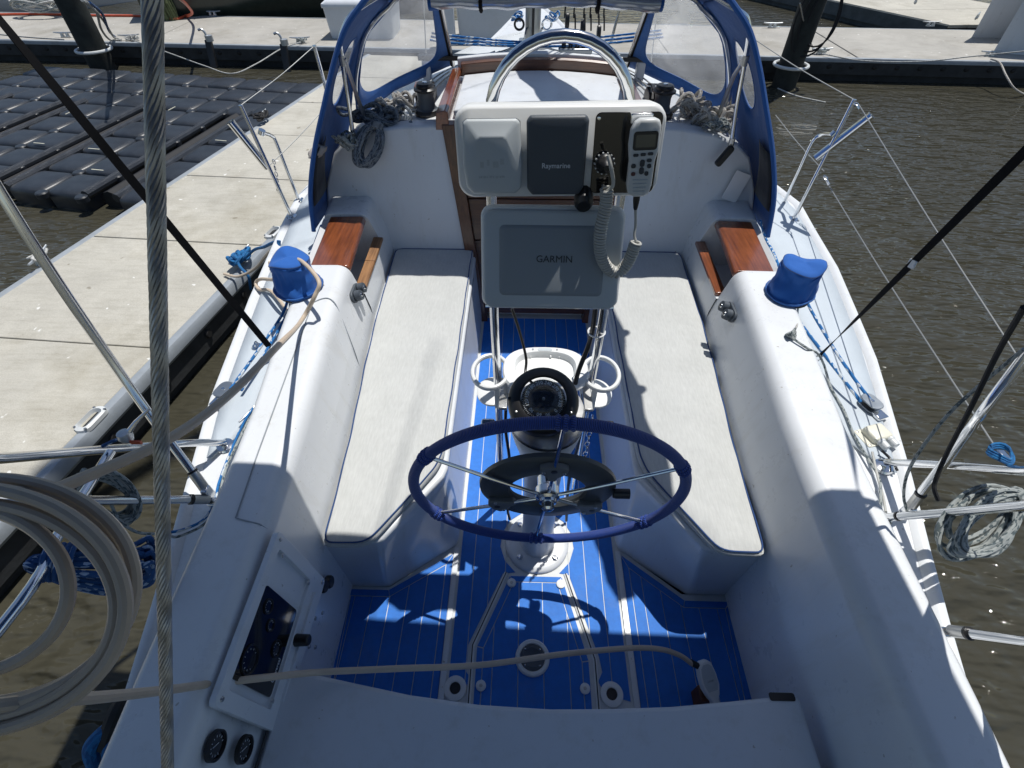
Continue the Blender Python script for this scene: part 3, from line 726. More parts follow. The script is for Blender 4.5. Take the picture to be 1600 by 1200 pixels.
MB().box((-.088, 0, .060), (.030, .010, .016)).xf(CM).build('compass_light', BLACK, comp, bevel=.002)
for sx in (-1, 1):
    MB().lathe([(0, .0735), (.003, .073), (.004, .07)], n=8).xf(CM @ Matrix.Translation((sx*.078, -.042, 0))).build('compass_screw', STEEL_D, comp)
# throttle and gear levers beside the bowl
for sx in (-1, 1):
    g = MB(); g.tube([(sx*.11, .985, .83), (sx*.15, .975, .84), (sx*.168, .965, .85)], .007, 8); lv = g.build('lever', STEEL, ped)
    MB().prism(rbox_poly(.042, .034, .008, 3), -.012, .016).xf(frame((sx*.178, .955, .862), (1, 0, 0), (0, .8, .6))).build('lever_knob', STEEL if sx < 0 else BLACK, lv, bevel=.004)
# guard hoop
hoop = [(-.16, 1.20, .0), (-.16, 1.20, .35), (-.161, 1.20, .65), (-.166, 1.20, 1.09), (-.166, 1.235, 1.45), (-.163, 1.25, 1.63)]
top = [(-.158*math.cos(R(a))-.004, 1.252, 1.635+.150*math.sin(R(a))) for a in range(10, 180, 10)]
hp = cr(hoop, 5)[:-1]+[Vector(p) for p in top]+cr([(-p[0]-.004, p[1], p[2]) for p in hoop][::-1], 5)
MB().tube(hp, .0135, 14).build('guard_hoop', STEEL, ped)
for sx in (-1, 1):
    MB().lathe([(.0135, .04), (.02, .03), (.026, .006), (.026, 0)], (sx*.162, 1.20, 0), n=16).build('guard_foot', STEEL, ped)
    MB().box((sx*.14, 1.14, .80), (.03, .14, .012)).build('guard_bracket', STEEL_D, ped, bevel=.003)
g = MB(); g.tube(cr([(-.13, 1.16, .78), (-.135, 1.15, .6), (-.12, 1.13, .4), (-.13, 1.12, .1), (-.12, 1.1, .02)], 6), .006, 6)
g.tube(cr([(.13, 1.16, .78), (.14, 1.15, .55), (.12, 1.13, .3), (.13, 1.1, .02)], 6), .006, 6); g.build('control_cables', BLACK, ped)
g = MB()
for k in range(11):
    z = .80-.028*k; g.tube([(.148+.007*math.cos(a)*(k % 2), 1.04+.007*math.cos(a)*((k+1) % 2), z+.016*math.sin(a)) for a in [R(45*j) for j in range(8)]], .0022, 5, closed=True)
g.build('stop_chain', STEEL, ped)
g = MB(); g.tube(cr([(-0.112, 1.170, 1.134), (-0.088, 1.170, 1.042), (-0.067, 1.160, 0.945), (-0.068, 1.120, 0.913), (-.05, 1.07, .93)], 7), .0045, 7)
tag(g.build('black_cable', BLACK), 'thin black cable hanging from the plotter down to the compass', 'cable')
g = MB(); g.tube(cr([(.13, 1.205, 1.22), (.135, 1.19, 1.08), (.13, 1.19, .98), (.10, 1.15, .88), (.09, 1.1, .80)], 7), .008, 7); cb = tag(g.build('cable_loom', BLACK), 'thick black cable loom zip-tied to the right guard leg', 'cable')
MB().tube([(.150+.026*math.cos(R(a)), 1.20+.026*math.sin(R(a)), 1.025) for a in range(0, 360, 24)], .003, 5, closed=True).build('zip_tie', ZIPTIE, cb)

# ---------------- steering wheel
WM = frame((.004, .81, .72), (1, 0, 0), (0, -.131, .991))       # local z points aft and up
wheel = thing('helm', 'large round steering wheel wrapped in blue cord with thin steel spokes', 'steering wheel', (.004, .81, .72))
RW = .40
MB().tube([WM @ Vector((RW*math.cos(R(a)), RW*math.sin(R(a)), 0)) for a in range(0, 360, 4)], .0165, 12, closed=True).build('rim', WRAP, wheel)
sp0 = 87
for k in range(6):
    a = R(sp0+60*k); d = Vector((math.cos(a), math.sin(a), 0))
    MB().tube([WM @ (d*.03+Vector((0, 0, .012))), WM @ (d*.2+Vector((0, 0, .008))), WM @ (d*(RW-.008))], .0058, 10).build('spoke', STEEL, wheel)
    kn = MB()
    for j, (da, rr) in enumerate(((-2.6, .0178), (0, .0190), (2.6, .0178))):
        c = WM @ Vector((RW*math.cos(a+R(da)), RW*math.sin(a+R(da)), 0)); tn = (WM.to_3x3() @ Vector((-math.sin(a), math.cos(a), 0)))
        up = (WM.to_3x3() @ Vector((0, 0, 1))); sd_ = tn.cross(up)
        kn.tube([c+(up*math.cos(R(q))+sd_*math.sin(R(q)))*rr*.80+tn*.002*math.sin(R(q*2)) for q in range(0, 360, 30)], .0066, 7, closed=True)
    kn.build('cord_knot', WRAP, wheel)
hub = MB().lathe([(0, -.05), (.030, -.05), (.030, -.02), (.036, -.015), (.036, .018), (.028, .024), (.026, .032), (.019, .034), (.019, .05), (.012, .056), (0, .057)], n=24).xf(WM).build('hub', STEEL, wheel)
MB().tube([WM @ Vector((0, 0, -.05)), WM @ Vector((0, 0, -.15))], .016, 12).build('shaft', STEEL_D, wheel)
n = 56; prof = [(.116, -.026), (.113, -.014), (.119, -.003), (.150, .001), (.192, -.003), (.205, -.014), (.207, -.026), (.19, -.034), (.125, -.034), (.116, -.026)]
MB().lathe(prof, n=n).xf(WM).build('drive_ring', DRIVE, wheel)
for k in (0, 2, 4):
    a = R(sp0+60*k); M = WM @ Matrix.Rotation(a-R(90), 4, 'Z')
    cl = MB().prism([(-.040, .182), (-.036, .155), (-.016, .132), (-.011, .110), (.011, .110), (.016, .132), (.036, .155), (.040, .182), (.018, .194), (-.018, .194)], -.004, .016).xf(M).build('spoke_clamp', CLAMP, wheel, bevel=.004)
    MB().lathe([(0, .0175), (.009, .017), (.010, .010)], n=14).xf(M @ Matrix.Translation((0, .172, 0))).build('clamp_recess', BLACK, cl)
    for sx in (-.028, .028): MB().lathe([(0, .0195), (.005, .019), (.006, .015)], n=10).xf(M @ Matrix.Translation((sx, .163, 0))).build('clamp_screw', STEEL_D, cl)
MB().lathe([(0, .03), (.012, .028), (.014, .02), (.014, -.02), (0, -.02)], n=14, sx=1.3).xf(frame((.225, .80, .74), (0, 0, 1), (0, 1, 0))).build('clutch_lever', BLACK, wheel)

# ---------------- drinks tray behind the compass
tray = thing('drinks_tray', 'white plastic drinks tray with two ring cup holders behind the compass', 'drink holder', (0, 1.2, .85))
def ell(cx, cy, rx, ry, z, n=28, a0=0, a1=360): return [(cx+rx*math.cos(R(a0+(a1-a0)*k/n)), cy+ry*math.sin(R(a0+(a1-a0)*k/n)), z) for k in range(n+(0 if a1-a0 == 360 else 1))]
n = 40
def sup(cx, cy, rx, ry, z, p=2.6): 
    out = []
    for k in range(n):
        a = 2*math.pi*k/n; c, s_ = math.cos(a), math.sin(a)
        out.append((cx+rx*abs(c)**(2/p)*(1 if c > 0 else -1), cy+ry*abs(s_)**(2/p)*(1 if s_ > 0 else -1), z))
    return out
MB().loft([sup(0, 1.205, .140, .105, .835), sup(0, 1.205, .145, .110, .85), sup(0, 1.205, .140, .105, .858), sup(0, 1.215, .104, .074, .858), sup(0, 1.215, .100, .070, .85), sup(0, 1.212, .088, .058, .745), sup(0, 1.212, .02, .02, .742)], ring=True, cap=True).build('bin', WHITEP, tray)
for x in (-.05, 0.02, .05): MB().box((x, 1.283, .80), (.006, .012, .09)).build('bin_rib', WHITEP, tray, bevel=.001)
MB().prism(rbox_poly(.05, .014, .006, 3, .0, 1.297), .858, .8595).build('tray_slot', GREYL, tray, smooth=False)
for x in (-.042, .042): MB().lathe([(0, .0602), (.004, .0598), (.0045, .058)], (x, 1.297, .80), n=10).build('tray_screw', STEEL_D, tray)
for x in (-.085, .085): MB().lathe([(0, .0602), (.004, .0598), (.0045, .058)], (x, 1.135, .80), n=10).build('tray_screw', STEEL_D, tray)
for sd in (-1, 1):
    MB().tube([(p[0], p[1], p[2]) for p in ell(sd*.185, 1.195, .060, .078, .848, 30)], .0078, 10, closed=True, flat=1.25).build('cup_ring', WHITEP, tray)
    MB().lathe([(0, .004), (.050, .005), (.056, .001), (.056, -.006), (0, -.007)], (sd*.18, 1.195, .752), n=26, sy=1.2).build('cup_shelf', WHITEP, tray)
    MB().tube([(sd*.125, 1.19, .80), (sd*.135, 1.19, .752)], .012, 8).build('cup_bracket', WHITEP, tray)
    for yy in (1.125, 1.265): MB().box((sd*.16, yy, .795), (.018, .010, .10)).build('cup_post', WHITEP, tray, bevel=.002)

# ---------------- instrument pod on the guard
pod = thing('instrument_pod', 'wide white instrument pod with two covers and a black panel, mounted on the guard hoop', 'instrument pod', (0, 1.17, 1.5))
TM = frame((-.008, 1.138, 1.59), (1, 0, 0.02), (0, .15, 1))     # local z points aft (towards the helm)
def onf(M, poly, d0, d1): return MB().prism(poly, d0, d1).xf(M)
pw = []
for k, (s_, d) in enumerate(((.80, -.105), (.93, -.098), (.985, -.07), (1.0, -.02), (.995, -.004), (.97, .004))):
    q = rbox_poly(.455*s_ if s_ < .9 else .455-(1-s_)*.4, .190*s_ if s_ < .9 else .190-(1-s_)*.4, .034, 6); pw.append([TM @ Vector((a, b, d)) for a, b in q])
MB().loft(pw, ring=True, cap=True).build('housing', WHITEP, pod, ang=60)
q = []
for ins, d in ((0, .004), (0, .018), (.003, .025), (.010, .029), (.03, .033)):
    P = [(-.208+ins, .066-ins), (-.200+ins, .072-ins), (-.092-ins, .072-ins), (-.084-ins, .066-ins), (-.080-ins, -.02), (-.083-ins, -.068+ins), (-.096-ins, -.080+ins), (-.194+ins, -.080+ins), (-.206+ins, -.066+ins), (-.211+ins, -.02)]
    q.append([TM @ Vector((a, b, d-(.014 if b > .05 else 0)*(1 if d > .01 else 0))) for a, b in P])
cvr = MB().loft(q, ring=True, cap=True).build('display_cover', GREYL, pod, bevel=.004, ang=50)
g = MB(); rq = random.Random(4); x_ = -.176
while x_ < -.118:
    w_ = rq.uniform(.002, .006); g.box((x_+w_/2, -.040+rq.uniform(-.0006, .0006), .0333), (w_, rq.uniform(.003, .0046), .0006)); x_ += w_+rq.uniform(.001, .004)
for w_, x_, y_ in ((.008, -.168, -.014), (.005, -.154, -.010), (.012, -.138, -.014), (.008, -.124, -.008)): g.box((x_, y_, .0332), (w_, .012, .0004))
g.xf(TM).build('worn_marks', LETTER_G, cvr, smooth=False)
q = []
for ins, d in ((0, .004), (0, .016), (.002, .021), (.007, .023), (.03, .0245)):
    P = [(-.071+ins, .068-ins), (-.063+ins, .078-ins), (.054-ins, .078-ins), (.061-ins, .070-ins), (.058-ins, -.068+ins), (.048-ins, -.084+ins), (-.058+ins, -.084+ins), (-.069+ins, -.07+ins)]
    q.append([TM @ Vector((a, b, d)) for a, b in P])
rc = MB().loft(q, ring=True, cap=True).build('display_cover', GREYP, pod, bevel=.003, ang=50)
text_mesh('cover_lettering', 'Raymarine', .0148, LETTER_W, rc, TM @ Matrix.Translation((-.006, -.020, .0250)), bold=True)
onf(TM, rbox_poly(.142, .166, .012, 4, .146, -.002), .003, .007).build('black_panel', BLACKG, pod, bevel=.0015)
sk = MB().lathe([(.021, .007), (.021, .02), (.018, .023), (.016, .026), (.016, .040), (.011, .048), (.0065, .058), (0, .058)], n=22).xf(TM @ Matrix.Translation((.101, -.018, 0))).build('cable_socket', BLACK, pod)
g = MB()
for k in range(14):
    a = R(360/14*k); g.box((.0205*math.cos(a), .0205*math.sin(a), .0150), (.005, .0028, .012), Matrix.Rotation(a, 3, 'Z'))
g.xf(TM @ Matrix.Translation((.101, -.018, 0))).build('socket_nut', LIGHTP, sk, smooth=False)
onf(TM, rbox_poly(.046, .020, .004, 3, .168, .072), .006, .030).build('handset_clip', STEEL, pod, bevel=.002)
for u, v in ((.082, .070), (.104, -.068)): MB().lathe([(0, .010), (.0035, .0095), (.0045, .007)], n=10).xf(TM @ Matrix.Translation((u, v, 0))).build('pod_screw', STEEL, pod)
MB().lathe([(.0, .016), (.016, .014), (.022, .004), (.022, -.025), (.012, -.03), (0, -.03)], n=18, sy=1.25).xf(frame((.056, 1.115, 1.490), (1, 0, 0), (0, -.5, 1))).build('pod_knob', BLACK, pod)

# ---------------- radio handset and coiled cord
HM = frame((0.165, 1.082, 1.600), (1, 0, .05), (.06, .15, 1))
hs = thing('radio_handset', 'pale grey radio handset with small screen and keys hanging at the right of the pod', 'radio handset', (.175, 1.09, 1.45))
q = []
for ins, d in ((.004, -.016), (.001, -.013), (0, -.004), (0, .006), (.002, .010), (.006, .0125)):
    P = [(-.029+ins, .060-ins), (-.022+ins, .074-ins), (-.012, .080-ins), (.018, .080-ins), (.027-ins, .076-ins), (.031-ins, .066-ins), (.031-ins, .02), (.026-ins, .0), (.025-ins, -.05), (.021-ins, -.068+ins), (.010, -.074+ins), (-.010, -.074+ins), (-.024+ins, -.066+ins), (-.028+ins, -.05), (-.027+ins, .0), (-.031+ins, .03)]
    q.append([HM @ Vector((a, b, d)) for a, b in P])
MB().loft(q, ring=True, cap=True).build('body', LIGHTP, hs, bevel=.002, ang=50)
scn = onf(HM, rbox_poly(.050, .036, .006, 3, .001, .040), .0115, .0135).build('screen_surround', BLACK, hs, bevel=.001)
onf(HM, rbox_poly(.040, .024, .002, 2, .001, .040), .0134, .0140).build('screen', LCD, scn, smooth=False)
for u, v, w_, h_, m in ((-.016, .013, .011, .006, KEYM), (-.001, .014, .011, .006, KEYM), (.014, .015, .011, .006, KEYM), (.013, .002, .010, .007, KEYM), (-.001, -.003, .010, .014, KEYM), (-.019, -.008, .010, .009, KEYM), (.014, -.009, .009, .009, KEYM), (-.001, -.018, .010, .014, KEYM), (-.018, -.024, .009, .008, REDKEY), (.010, -.024, .008, .009, KEYM)):
    onf(HM, rbox_poly(w_, h_, min(w_, h_)*.4, 3, u, v), .012, .0150).build('key', m, hs, bevel=.0008)
for k in range(4): onf(HM, rbox_poly(.032-.002*k, .0028, .0012, 2, -.002, -.037-.008*k), .0118, .0140).build('speaker_rib', GREYL, hs, bevel=.0005)
MB().lathe([(.0, .0), (.0075, .0), (.0075, -.012), (.005, -.03), (.0035, -.034)], n=14).xf(HM @ Matrix.Translation((-.002, -.072, -.004)) @ Matrix.Rotation(R(-90), 4, 'X')).build('strain_relief', BLACK, hs)
cordt = thing('coiled_cord', 'pale grey coiled cord looping from the pod socket down and up to the handset', 'cord', (.12, 1.08, 1.3))
pth = [(0.091, 1.075, 1.612), (0.100, 1.068, 1.589), (0.111, 1.075, 1.550), (0.100, 1.080, 1.530)]
MB().tube(cr(pth, 7), .0042, 8).build('straight_lead', CORD, cordt)
cp = cr([(0.099, 1.082, 1.538), (0.102, 1.078, 1.502), (0.096, 1.066, 1.445), (0.102, 1.058, 1.391), (0.122, 1.055, 1.354), (0.150, 1.055, 1.338), (0.170, 1.058, 1.362), (0.178, 1.060, 1.391), (0.182, 1.062, 1.419)], 40)
tot = sum((b-a).length for a, b in zip(cp, cp[1:])); turns = 46
hel = []; s_ = 0; N = len(cp)
up = Vector((0, 1, 0))
for i in range(N):
    tn = (cp[min(i+1, N-1)]-cp[max(i-1, 0)]).normalized(); b1 = tn.cross(up).normalized(); b2 = b1.cross(tn)
    if i: s_ += (cp[i]-cp[i-1]).length
    for j in range(2 if i < N-1 else 1):
        f_ = j/2; c = cp[i].lerp(cp[min(i+1, N-1)], f_); ss_ = s_+f_*((cp[min(i+1, N-1)]-cp[i]).length)
        a = 2*math.pi*turns*ss_/tot; hel.append(c+(b1*math.cos(a)+b2*math.sin(a))*.0118)
fine = cr(hel, 2)
MB().tube(fine, .0034, 6).build('coil', CORD, cordt)
MB().tube(cr([(0.182, 1.060, 1.420), (0.176, 1.065, 1.434), (0.176, 1.072, 1.456), HM @ Vector((-.002, -.104, -.004))], 7), .0032, 7).build('straight_lead', CORD, cordt)

# ---------------- chart plotter under the pod
plo = thing('chart_plotter', 'chart plotter with grey sun cover on the guard below the pod', 'chart plotter', (0, 1.12, 1.2))
GM = frame((-.012, 1.086, 1.355), (1, 0, 0), (0, .42, 1))
q = []
for ins, d in ((.03, -.085), (.012, -.075), (.004, -.045), (0, -.020), (0, -.004), (.004, .002), (.010, .004)):
    q.append([GM @ Vector((a, b, d)) for a, b in rbox_poly(.348-2*ins, .250-2*ins, .026, 6)])
MB().loft(q, ring=True, cap=True).build('housing', WHITEP, plo, ang=60)
q = []
for ins, d in ((0, .0035), (0, .010), (.002, .013), (.008, .0148)):
    q.append([GM @ Vector((a, b-.004, d)) for a, b in rbox_poly(.335-2*ins, .238-2*ins, .024, 6)])
sc_ = MB().loft(q, ring=True, cap=True).build('sun_cover', GREYL, plo, ang=50)
q = []
for ins, d in ((0, .0140), (.004, .0185), (.010, .020)):
    q.append([GM @ Vector((a, b-.004, d)) for a, b in rbox_poly(.258-2*ins, .172-2*ins, .012, 5)])
MB().loft(q, ring=True, cap=True).build('cover_panel', GREYM, sc_, ang=50)
text_mesh('cover_lettering', 'GARMIN', .0235, LETTER_D, sc_, GM @ Matrix.Translation((.006, .002, .0205)))
g = MB(); g.tube([GM @ Vector((-.165, -.122, -.004)), GM @ Vector((.165, -.122, -.004))], .005, 8); g.build('steel_rail', STEEL, plo)

# ---------------- winches under blue covers (cockpit coamings)
def cover(name, lab, x, y, z, tilt, sd):
    t = thing(name, lab, 'winch cover', (x, y, z), 'blue fabric winch covers')
    rnd = random.Random(int(100*(x+3)))
    secs = []; N = 72
    prof = [(.096, .0), (.100, .010), (.097, .032), (.089, .06), (.084, .085), (.084, .108), (.085, .130), (.083, .138), (.073, .143), (.042, .146), (.004, .147)]
    pf = []
    for (r0, h0), (r1, h1) in zip(prof, prof[1:]): pf += [(r0+(r1-r0)*q/3, h0+(h1-h0)*q/3) for q in range(3)]
    prof = pf+[prof[-1]]
    for r, h in prof:
        ring = []
        for k in range(N):
            a = 2*math.pi*k/N
            fold = noise.noise(Vector((math.cos(a)*1.6+x, math.sin(a)*1.6, h*22)))*.07-abs(noise.noise(Vector((math.cos(a)*3.1, math.sin(a)*3.1+x, h*14+a*.4))))*.13-abs(noise.noise(Vector((math.cos(a)*7+x, math.sin(a)*7+h*9, h*6))))*.05; wr = 1+.03*math.sin(3*a+h*40+x)*(h < .12)+fold*(1 if .01 < h < .132 else .25)+.035*math.sin(2*a+h*25)*(h < .12)
            dz = .012*math.sin(2*a+x*2)*(1 if h > .1 else 0)+.008*math.cos(3*a)*(h > .12)
            ring.append((r*wr*math.cos(a)+tilt[0]*h, r*wr*math.sin(a)*.95+tilt[1]*h, h+dz*(r/.09)))
        secs.append([(p[0]+x, p[1]+y, p[2]+z) for p in ring])
    MB().loft(secs, ring=True, cap=True).build('fabric', CANVAS_B, t, ang=70)
    MB().tube(secs[3], .005, 6, closed=True).build('hem', CANVAS, t)
    e = [(p[0]*1.0, p[1], p[2]) for p in secs[20]]
    MB().tube(e, .0022, 5, closed=True).build('seam', PIPING, t)
    MB().lathe([(.0, .03), (.07, .03), (.085, .012), (.088, 0)], (x, y, z-.012), n=24).build('winch_base', BLACK, t)
    return t
cover('winch_cover', 'bright blue fabric cover over the winch on the dock-side coaming', -1.055, 1.785, .748, (-.06, .12), -1)
cover('winch_cover', 'bright blue fabric cover over the winch on the water-side coaming', 1.062, 1.80, .748, (.10, .10), 1)

# ================================================================ rigging, canvas and rails
def rope(name, pts, r, m, label=None, cat='rope', parent=None, n=8, group=None, k=8, closed=False):
    o = MB().tube(cr(pts, k, closed), r, n, closed=closed).build(name, m, parent)
    if label: tag(o, label, cat, group)
    return o
def tangle(seed, c, ext, loops, r, m, name, label, flat=.35, hank=None):
    """a heap of loose loops lying in an ellipsoid; hank pulls the loops along an axis"""
    rnd = random.Random(seed); c = Vector(c); pts = []
    for i in range(loops):
        o = Vector((rnd.uniform(-1, 1)*ext[0]*.5, rnd.uniform(-1, 1)*ext[1]*.5, rnd.uniform(0, 1)*ext[2]*.7))
        ra, rb = ext[0]*rnd.uniform(.35, .62), ext[1]*rnd.uniform(.3, .6); a0 = rnd.uniform(0, 6.28); tl = rnd.uniform(-.6, .6); yw = rnd.uniform(-.6, .6)
        dirn = 1 if rnd.random() < .8 else -1
        for k in range(7):
            a = a0+dirn*k*math.pi*2/7
            p = Vector((ra*math.cos(a), rb*math.sin(a), ext[2]*flat*math.sin(a*2+tl)+.010*i*ext[2]*3)); p.rotate(Matrix.Rotation(yw, 3, 'Z'))
            pts.append(c+o+p)
    ob = MB().tube(cr(pts, 6), r, 7).build(name, m); tag(ob, label, 'rope'); return ob
def hank(seed, a, b, width, strands, r, m, name, label, sag=.0, wrap=True, side=(0, 0, 1)):
    """a coil gathered into a hank between two points: strands run to and fro, tied near the top"""
    rnd = random.Random(seed); a, b = Vector(a), Vector(b); ax = (b-a).normalized(); L = (b-a).length
    s1 = ax.cross(Vector(side)).normalized(); s2 = ax.cross(s1); pts = []
    for i in range(strands):
        d = 1 if i % 2 == 0 else -1; off = width*rnd.uniform(.25, 1)*(1 if i % 2 else -1); o2 = width*rnd.uniform(-.6, .6)
        e0, e1 = rnd.uniform(-.03, .05)*L, L*rnd.uniform(.88, 1.04)
        ks = [0, .12, .3, .55, .8, 1] if d > 0 else [1, .8, .55, .3, .12, 0]
        for k in ks:
            spread = .35+1.0*math.sin(min(1, k*1.15)*math.pi*.62)
            p = a+ax*(e0+(e1-e0)*k)+s1*off*spread+s2*o2*spread; p.z -= sag*math.sin(k*math.pi); pts.append(p)
    g = MB(); g.tube(cr(pts, 6), r, 7)
    if wrap:
        for j in range(5):
            c = a+ax*(L*.10+j*r*2.0); g.tube([c+(s1*math.cos(q)+s2*math.sin(q))*(width*.62+r) for q in [R(30*i) for i in range(12)]], r, 7, closed=True)
    o = g.build(name, m); tag(o, label, 'rope'); return o

def oval_coil(seed, c, e1, e2, loops, r, m, name, label, wrap_at=None, jit=.16):
    rnd = random.Random(seed); c, e1, e2 = Vector(c), Vector(e1), Vector(e2); nn = e1.cross(e2).normalized(); pts = []; N = 12
    for i in range(loops):
        sc = rnd.uniform(1-jit*1.6, 1.04); s2 = rnd.uniform(.55, 1.05); dn = rnd.uniform(-1, 1)*e2.length*.45; of = e2*rnd.uniform(-.25, .25)
        for k in range(N):
            a = 2*math.pi*k/N; pinch = 1-.72*max(0, math.cos(a))**3
            pts.append(c+of*pinch+e1*sc*math.cos(a)+e2*s2*math.sin(a)*pinch+nn*dn*pinch+Vector((rnd.uniform(-1, 1), rnd.uniform(-1, 1), rnd.uniform(-1, 1)))*r*.5)
    g = MB(); g.tube(cr(pts, 5), r, 7)
    d = e1.normalized(); s1 = e2.normalized(); R0 = e2.length*.42
    for j in range(6):
        p = c+e1*(.70+.028*j*(r/.006)*(.12/max(.05, e1.length)))
        g.tube([p+(s1*math.cos(R(a))+nn*math.sin(R(a))*1.0)*R0 for a in range(0, 360, 30)], r, 7, closed=True)
    o = g.build(name, m); tag(o, label, 'rope'); return o
# ---------------- dodger
dod = thing('spray_dodger', 'blue canvas spray dodger with clear side windows over the cabin entrance', 'dodger', (0, 2.9, .7))
ARA = [(1.195, 2.40, .675), (1.165, 2.43, .87), (1.105, 2.48, 1.06), (1.02, 2.53, 1.25), (.94, 2.58, 1.42), (.865, 2.61, 1.54), (.75, 2.62, 1.645), (.55, 2.63, 1.71), (.28, 2.635, 1.74), (0, 2.635, 1.75)]
ARC = [(1.185, 3.04, .66), (1.14, 3.04, .86), (1.07, 3.03, 1.04), (1.015, 3.02, 1.20), (.955, 3.01, 1.34), (.875, 3.0, 1.46), (.75, 2.98, 1.565), (.56, 2.96, 1.63), (.3, 2.95, 1.66), (0, 2.95, 1.67)]
for sd, nm in ((-1, 'left'), (1, 'right')):
    A = [Vector((sd*a, b, c)) for a, b, c in ARA]; C = [Vector((sd*a, b, c)) for a, b, c in ARC]
    sa, sc2 = cr(A[:7], 5), cr(C[:7], 5)
    # side panel with an oval window let in: ring mesh round an ellipse in (s,t)
    def P(s_, t_):
        i = t_*(len(sa)-1); k = min(int(i), len(sa)-2); f_ = i-k
        p = sa[k].lerp(sa[k+1], f_).lerp(sc2[k].lerp(sc2[k+1], f_), s_)
        out = Vector((sd*(.045*math.sin(math.pi*s_)*math.sin(math.pi*min(1, t_*1.2))), 0, 0)); return p+out
    N = 48; ct = (.66, .60)
    def hole(q, k): a = 2*math.pi*k/N; return (ct[0]+.17*q*math.cos(a), ct[1]+.17*q*math.sin(a))
    def edge(k):
        a = 2*math.pi*k/N; dx, dy = math.cos(a), math.sin(a)
        tx = ((1-ct[0])/dx if dx > 0 else -ct[0]/dx) if abs(dx) > 1e-6 else 1e9; ty = ((1-ct[1])/dy if dy > 0 else -ct[1]/dy) if abs(dy) > 1e-6 else 1e9
        q = min(tx, ty); return (min(1, max(0, ct[0]+dx*q)), min(1, max(0, ct[1]+dy*q)))
    eg = [edge(k) for k in range(N)]
    for cn in ((0, 0), (1, 0), (1, 1), (0, 1)):
        kk = min(range(N), key=lambda k: (eg[k][0]-cn[0])**2+(eg[k][1]-cn[1])**2); eg[kk] = cn
    rings = []
    for j in range(9):
        f_ = j/8; rings.append([tuple(P(*lerp(hole(1, k), eg[k], f_))) for k in range(N)])
    g = MB(); g.loft(rings, ring=True); 
    cs = [(0, 0), (1, 0), (1, 1), (0, 1)]
    g.build('side_panel', CANVAS, dod, solid=.006, off=0, ang=60)
    g = MB(); g.add([tuple(P(*hole(1.06, k))) for k in range(N)], [tuple(range(N))]); g.build('side_window', VINYL, dod)
    MB().tube([P(*hole(1.0, k)) for k in range(N)], .006, 6, closed=True).build('window_binding', CANVAS, dod)
    # corner fillers of the side panel (straight edges)
    MB().tube(cr(A[:7], 6), .012, 8).build('aft_hem', CANVAS, dod)
    # front corner panel with the large window
    CB = [Vector((sd*a, b, c)) for a, b, c in ((1.03, 3.02, 1.02), (1.025, 3.02, 1.13), (1.00, 3.02, 1.24), (.945, 3.01, 1.36), (.87, 3.0, 1.47), (.77, 2.985, 1.555), (.64, 2.97, 1.61))]
    EB = [Vector((sd*(.555-.035*k), 3.66-.68*k, 1.135+.505*k)) for k in (0, .17, .34, .5, .67, .84, 1)]
    sb, se = cr(CB, 5), cr(EB, 5)
    def Q(s_, t_):
        i = t_*(len(sb)-1); k = min(int(i), len(sb)-2); f_ = i-k
        a_ = sb[k].lerp(sb[k+1], f_); b_ = se[k].lerp(se[k+1], f_); p = a_.lerp(b_, s_)
        bl = math.sin(math.pi*s_)*.09*(1-.5*t_); return p+Vector((sd*bl*.55, bl, 0))
    N = 64
    def sq(k, s0, s1, t0, t1, p=5.0):
        a = 2*math.pi*k/N; c_, s_ = math.cos(a), math.sin(a)
        u = abs(c_)**(2/p)*(1 if c_ > 0 else -1); v = abs(s_)**(2/p)*(1 if s_ > 0 else -1)
        return ((s0+s1)/2+(s1-s0)/2*u, (t0+t1)/2+(t1-t0)/2*v)
    inner = [sq(k, .055, .90, .11, .985, 4.5) for k in range(N)]; outer = [sq(k, -.01, 1.0, 0, 1.0, 40) for k in range(N)]
    rings = [[tuple(Q(min(1, max(0, a)), min(1, max(0, b)))) for a, b in [lerp(inner[k], outer[k], j/3) for k in range(N)]] for j in range(4)]
    g = MB(); g.loft(rings, ring=True); g.build('front_panel', CANVAS, dod, solid=.005, off=0, ang=60)
    g = MB(); M_ = 7; base = len(g.v)
    cpt = (.48, .55); wr = [[tuple(Q(*lerp(cpt, lerp(cpt, inner[k], 1.02), j/M_))) for k in range(N)] for j in range(1, M_+1)]
    g.loft(wr, ring=True); g.add([tuple(Q(*cpt))]+wr[0], [(0, 1+k, 1+(k+1) % N) for k in range(N)])
    g.build('front_window', VINYL, dod)
    MB().tube(se, .011, 8).build('window_zip_edge', CANVAS_K, dod)
    MB().tube([p+Vector((sd*-.012, -.008, 0)) for p in se], .009, 8).build('zip_tube', STEEL_D, dod)
    # bows and struts inside the canvas
    bow = cr([Vector((sd*.99, 2.95, 1.08)), Vector((sd*.99, 2.965, 1.2)), Vector((sd*.945, 2.97, 1.33)), Vector((sd*.875, 2.96, 1.45)), Vector((sd*.76, 2.95, 1.54)), Vector((sd*.6, 2.93, 1.61)), Vector((0, 2.92, 1.645))], 6)
    MB().tube(bow, .011, 10).build('front_bow', STEEL, dod)
    a0 = [(-0.965, 2.680, 1.055), (-0.950, 2.680, 1.243), (-0.939, 2.680, 1.391), (-0.920, 2.680, 1.491)] if sd < 0 else [(0.968, 2.680, 1.045), (0.938, 2.680, 1.229), (0.917, 2.680, 1.402), (0.889, 2.680, 1.535)]
    MB().tube(cr(a0+[(sd*.80, 2.66, 1.60), (sd*.5, 2.66, 1.70), (0, 2.66, 1.735)], 6), .011, 10).build('aft_bow', STEEL, dod)
